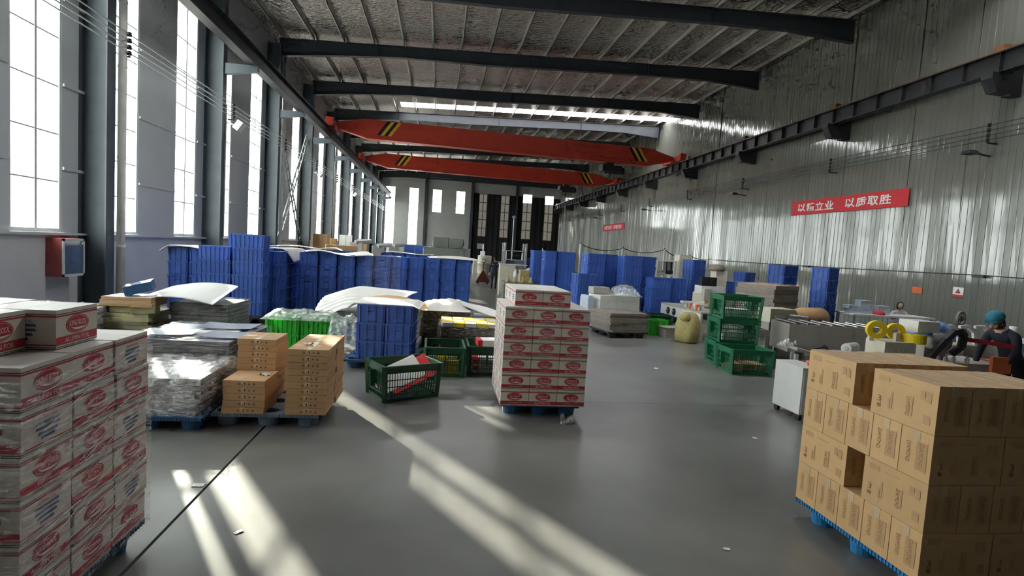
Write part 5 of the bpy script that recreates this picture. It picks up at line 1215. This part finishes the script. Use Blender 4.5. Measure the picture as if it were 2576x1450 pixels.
def hand(mb, wrist, direction, m, s=1.0, curl=.6, flip=1):
    d = Vector(direction).normalized(); q_ = d.to_track_quat('Z', 'Y').to_matrix()
    mb.box(Vector(wrist) + d*.045*s, (.08*s, .03*s, .09*s), m, rot=q_)
    for i, l in enumerate((.062, .074, .070, .055)):
        p = Vector(wrist) + d*.085*s + q_ @ Vector((-.03 + .02*i, 0, 0))*s
        k = d*math.cos(curl) + (q_ @ Vector((0, flip, 0)))*math.sin(curl)
        mb.tube(p, p + d*l*.45*s, .0095*s, 6, m, .009*s); mb.tube(p + d*l*.45*s, p + d*l*.45*s + k*l*.6*s, .009*s, 6, m, .007*s)
    p = Vector(wrist) + d*.03*s + q_ @ Vector((.035*flip, 0, 0))*s
    mb.tube(p, p + (d*.6 + q_ @ Vector((.8*flip, .2, 0))).normalized()*.055*s, .011*s, 6, m, .008*s)
# materials order: 0 top, 1 trousers, 2 dark (hair/eyes/shoes), 3 skin, 4 lips
PMAT = lambda top: [top, M_blackc, M_hair, M_skin, M_rbrown]
def walker():
    P = [(0, 0, .88), (0, .01, 1.05), (0, .02, 1.25), (0, .01, 1.36), (0, 0, 1.44), (-.17, .01, 1.34), (-.24, .03, 1.10), (-.25, -.03, .86), (.17, .01, 1.34), (.24, .02, 1.10), (.25, -.05, .87),
         (-.09, 0, .80), (-.10, .03, .44), (-.10, -.06, .08), (-.10, .07, .05), (.09, 0, .80), (.10, -.02, .44), (.10, .05, .08), (.10, .18, .05)]
    E_ = [(0, 1), (1, 2), (2, 3), (3, 4), (3, 5), (5, 6), (6, 7), (3, 8), (8, 9), (9, 10), (0, 11), (11, 12), (12, 13), (13, 14), (0, 15), (15, 16), (16, 17), (17, 18)]
    P = [(a, b, max(c, .045)) for a, b, c in P]
    Rd = [(.16, .11), (.15, .10), (.17, .11), (.10, .08), .05, .075, .058, .042, .075, .058, .042, .092, .062, .045, .04, .092, .062, .045, .04]
    def paint(c): return 2 if c.z < .1 else (1 if c.z < .83 and abs(c.x) < .2 else (3 if c.z > 1.42 else 0))
    def ex(mb):
        head(mb, (0, 0, 1.545), 3, yaw=R(180), s=.95); hand(mb, (-.25, -.03, .85), (0, -.1, -1), 3); hand(mb, (.25, -.05, .86), (0, -.1, -1), 3, flip=-1)
    return skin_mesh('body', P, E_, Rd, 0, PMAT(M_navy), paint, ex)
t = thing('person', 'person in dark work clothes walking away down the aisle', 'person', (2.8, 27.6, 0), R(-4))
obj('body', walker(), t)
obj('hair', MB().lathe([(.079, -.03), (.087, .03), (.08, .08), (.05, .112), (.01, .12)], 14, 0, (0, -.008, 1.55)).mesh('hair', M_hair, True), t)
obj('shoulder_stripe', MB().b2((-.17, -.125, 1.265), (-.06, -.115, 1.28)).b2((.06, -.125, 1.265), (.17, -.115, 1.28)).mesh('shoulder_stripe', M_galv), t, label='grey reflective stripe on the jacket')
def bender(top, lean, capm):
    s, c = math.sin(lean), math.cos(lean)
    def T(x, up_, f=0): return (x, -up_*s - f*c, .92 + up_*c - f*s)
    sh = .46
    P = [(0, 0, .92), T(0, .18), T(0, .36), T(0, sh), T(0, .56), T(-.18, sh - .02), T(-.25, .28, .18), T(-.20, .16, .42), T(.18, sh - .02), T(.25, .28, .18), T(.18, .16, .42),
         (-.09, .02, .82), (-.10, .0, .46), (-.10, .04, .09), (-.10, -.09, .05), (.09, .02, .82), (.10, .0, .46), (.10, .04, .09), (.10, -.09, .05)]
    E_ = [(0, 1), (1, 2), (2, 3), (3, 4), (3, 5), (5, 6), (6, 7), (3, 8), (8, 9), (9, 10), (0, 11), (11, 12), (12, 13), (13, 14), (0, 15), (15, 16), (16, 17), (17, 18)]
    Rd = [(.15, .11), (.15, .10), (.165, .11), (.10, .08), .052, .078, .058, .04, .078, .058, .04, .09, .062, .045, .04, .09, .062, .045, .04]
    hp = Vector(T(0, .67, .03))
    def paint(cc): return 2 if cc.z < .1 else (1 if cc.z < .88 and cc.y > -.14 else (3 if (cc - hp).length < .16 else 0))
    def ex(mb):
        head(mb, hp, 3, 0, lean*.9)
        a, b = Vector(T(-.20, .16, .42)), Vector(T(.18, .16, .42)); dr = Vector((0, -1, -.3))
        hand(mb, a, dr, 3); hand(mb, b, dr, 3, flip=-1)
    return skin_mesh('body', P, E_, Rd, 0, PMAT(top), paint, ex), hp
bm_, hp = bender(M_navy, R(34), M_teal)
t = thing('person', 'person in navy jacket and teal cap leaning over the machine', 'person', (8.64, 7.05, 0), R(-86))
obj('body', bm_, t)
cap = MB().lathe([(.092, .02), (.108, .05), (.114, .08), (.098, .12), (.06, .15), (.01, .16)], 16, 0, fn=lambda a, z: 1 + .05*math.sin(a*4))
cap.prism([(-.09, -.08), (.09, -.08), (.06, -.15), (-.06, -.15)], 'Z', .03, .042)
obj('cap', cap.mesh('cap', M_teal, True), t, tuple(hp + Vector((0, .0, .025))), rot=(R(26), 0, 0))
obj('hair', MB().lathe([(.088, -.06), (.094, -.01), (.094, .03)], 14, 0).mesh('hair', M_hair, True), t, tuple(hp + Vector((0, .02, -.0))), rot=(R(26), 0, 0))
obj('sleeve_stripe', MB().bar((.262, -.28, 1.14), (.262, -.2, 1.2), .02, .012).mesh('sleeve_stripe', M_galv), t)
def sitter():
    P = [(0, 0, .52), (0, -.02, .70), (0, -.05, .88), (0, -.06, .98), (0, -.07, 1.05), (-.16, -.05, .96), (-.22, -.16, .80), (-.13, -.36, .86), (.16, -.05, .96), (.22, -.16, .80), (.13, -.36, .86),
         (-.10, -.08, .50), (-.12, -.44, .50), (-.12, -.46, .09), (-.12, -.56, .05), (.10, -.08, .50), (.12, -.44, .50), (.12, -.46, .09), (.12, -.56, .05)]
    E_ = [(0, 1), (1, 2), (2, 3), (3, 4), (3, 5), (5, 6), (6, 7), (3, 8), (8, 9), (9, 10), (0, 11), (11, 12), (12, 13), (13, 14), (0, 15), (15, 16), (16, 17), (17, 18)]
    Rd = [(.15, .11), (.14, .10), (.15, .10), (.09, .07), .048, .07, .052, .038, .07, .052, .038, .085, .062, .045, .04, .085, .062, .045, .04]
    def paint(cc): return 2 if cc.z < .1 else (1 if cc.z < .58 else (3 if cc.z > 1.03 else 0))
    def ex(mb): head(mb, (0, -.10, 1.16), 3, 0, R(14), .92); hand(mb, (-.13, -.36, .86), (.2, -1, .1), 3); hand(mb, (.13, -.36, .86), (-.2, -1, .1), 3, flip=-1)
    return skin_mesh('body', P, E_, Rd, 0, PMAT(M_lilac), paint, ex)
t = thing('person', 'dark haired person in pale lilac clothes seated at the wall table', 'person', (13.25, 14.1, 0), R(-25))
obj('body', sitter(), t)
obj('hair', MB().lathe([(.08, -.09), (.088, -.03), (.09, .03), (.08, .08), (.05, .108), (.01, .115)], 14, 0, (0, -.07, 1.175)).mesh('hair', M_hair, True), t)
st = thing('stool', 'dark stool under the seated person at the wall table', 'stool', (13.25, 14.1, 0), R(-25))
obj('seat', MB().lathe([(.18, .38), (.18, .41), (.15, .42)], 16).mesh('seat', M_blk), st)
for i in range(4):
    a = math.pi/4 + i*math.pi/2; obj('leg', MB().tube((.13*math.cos(a), .13*math.sin(a), .38), (.17*math.cos(a), .17*math.sin(a), 0), .014, 8).mesh('leg', M_steel2), st)
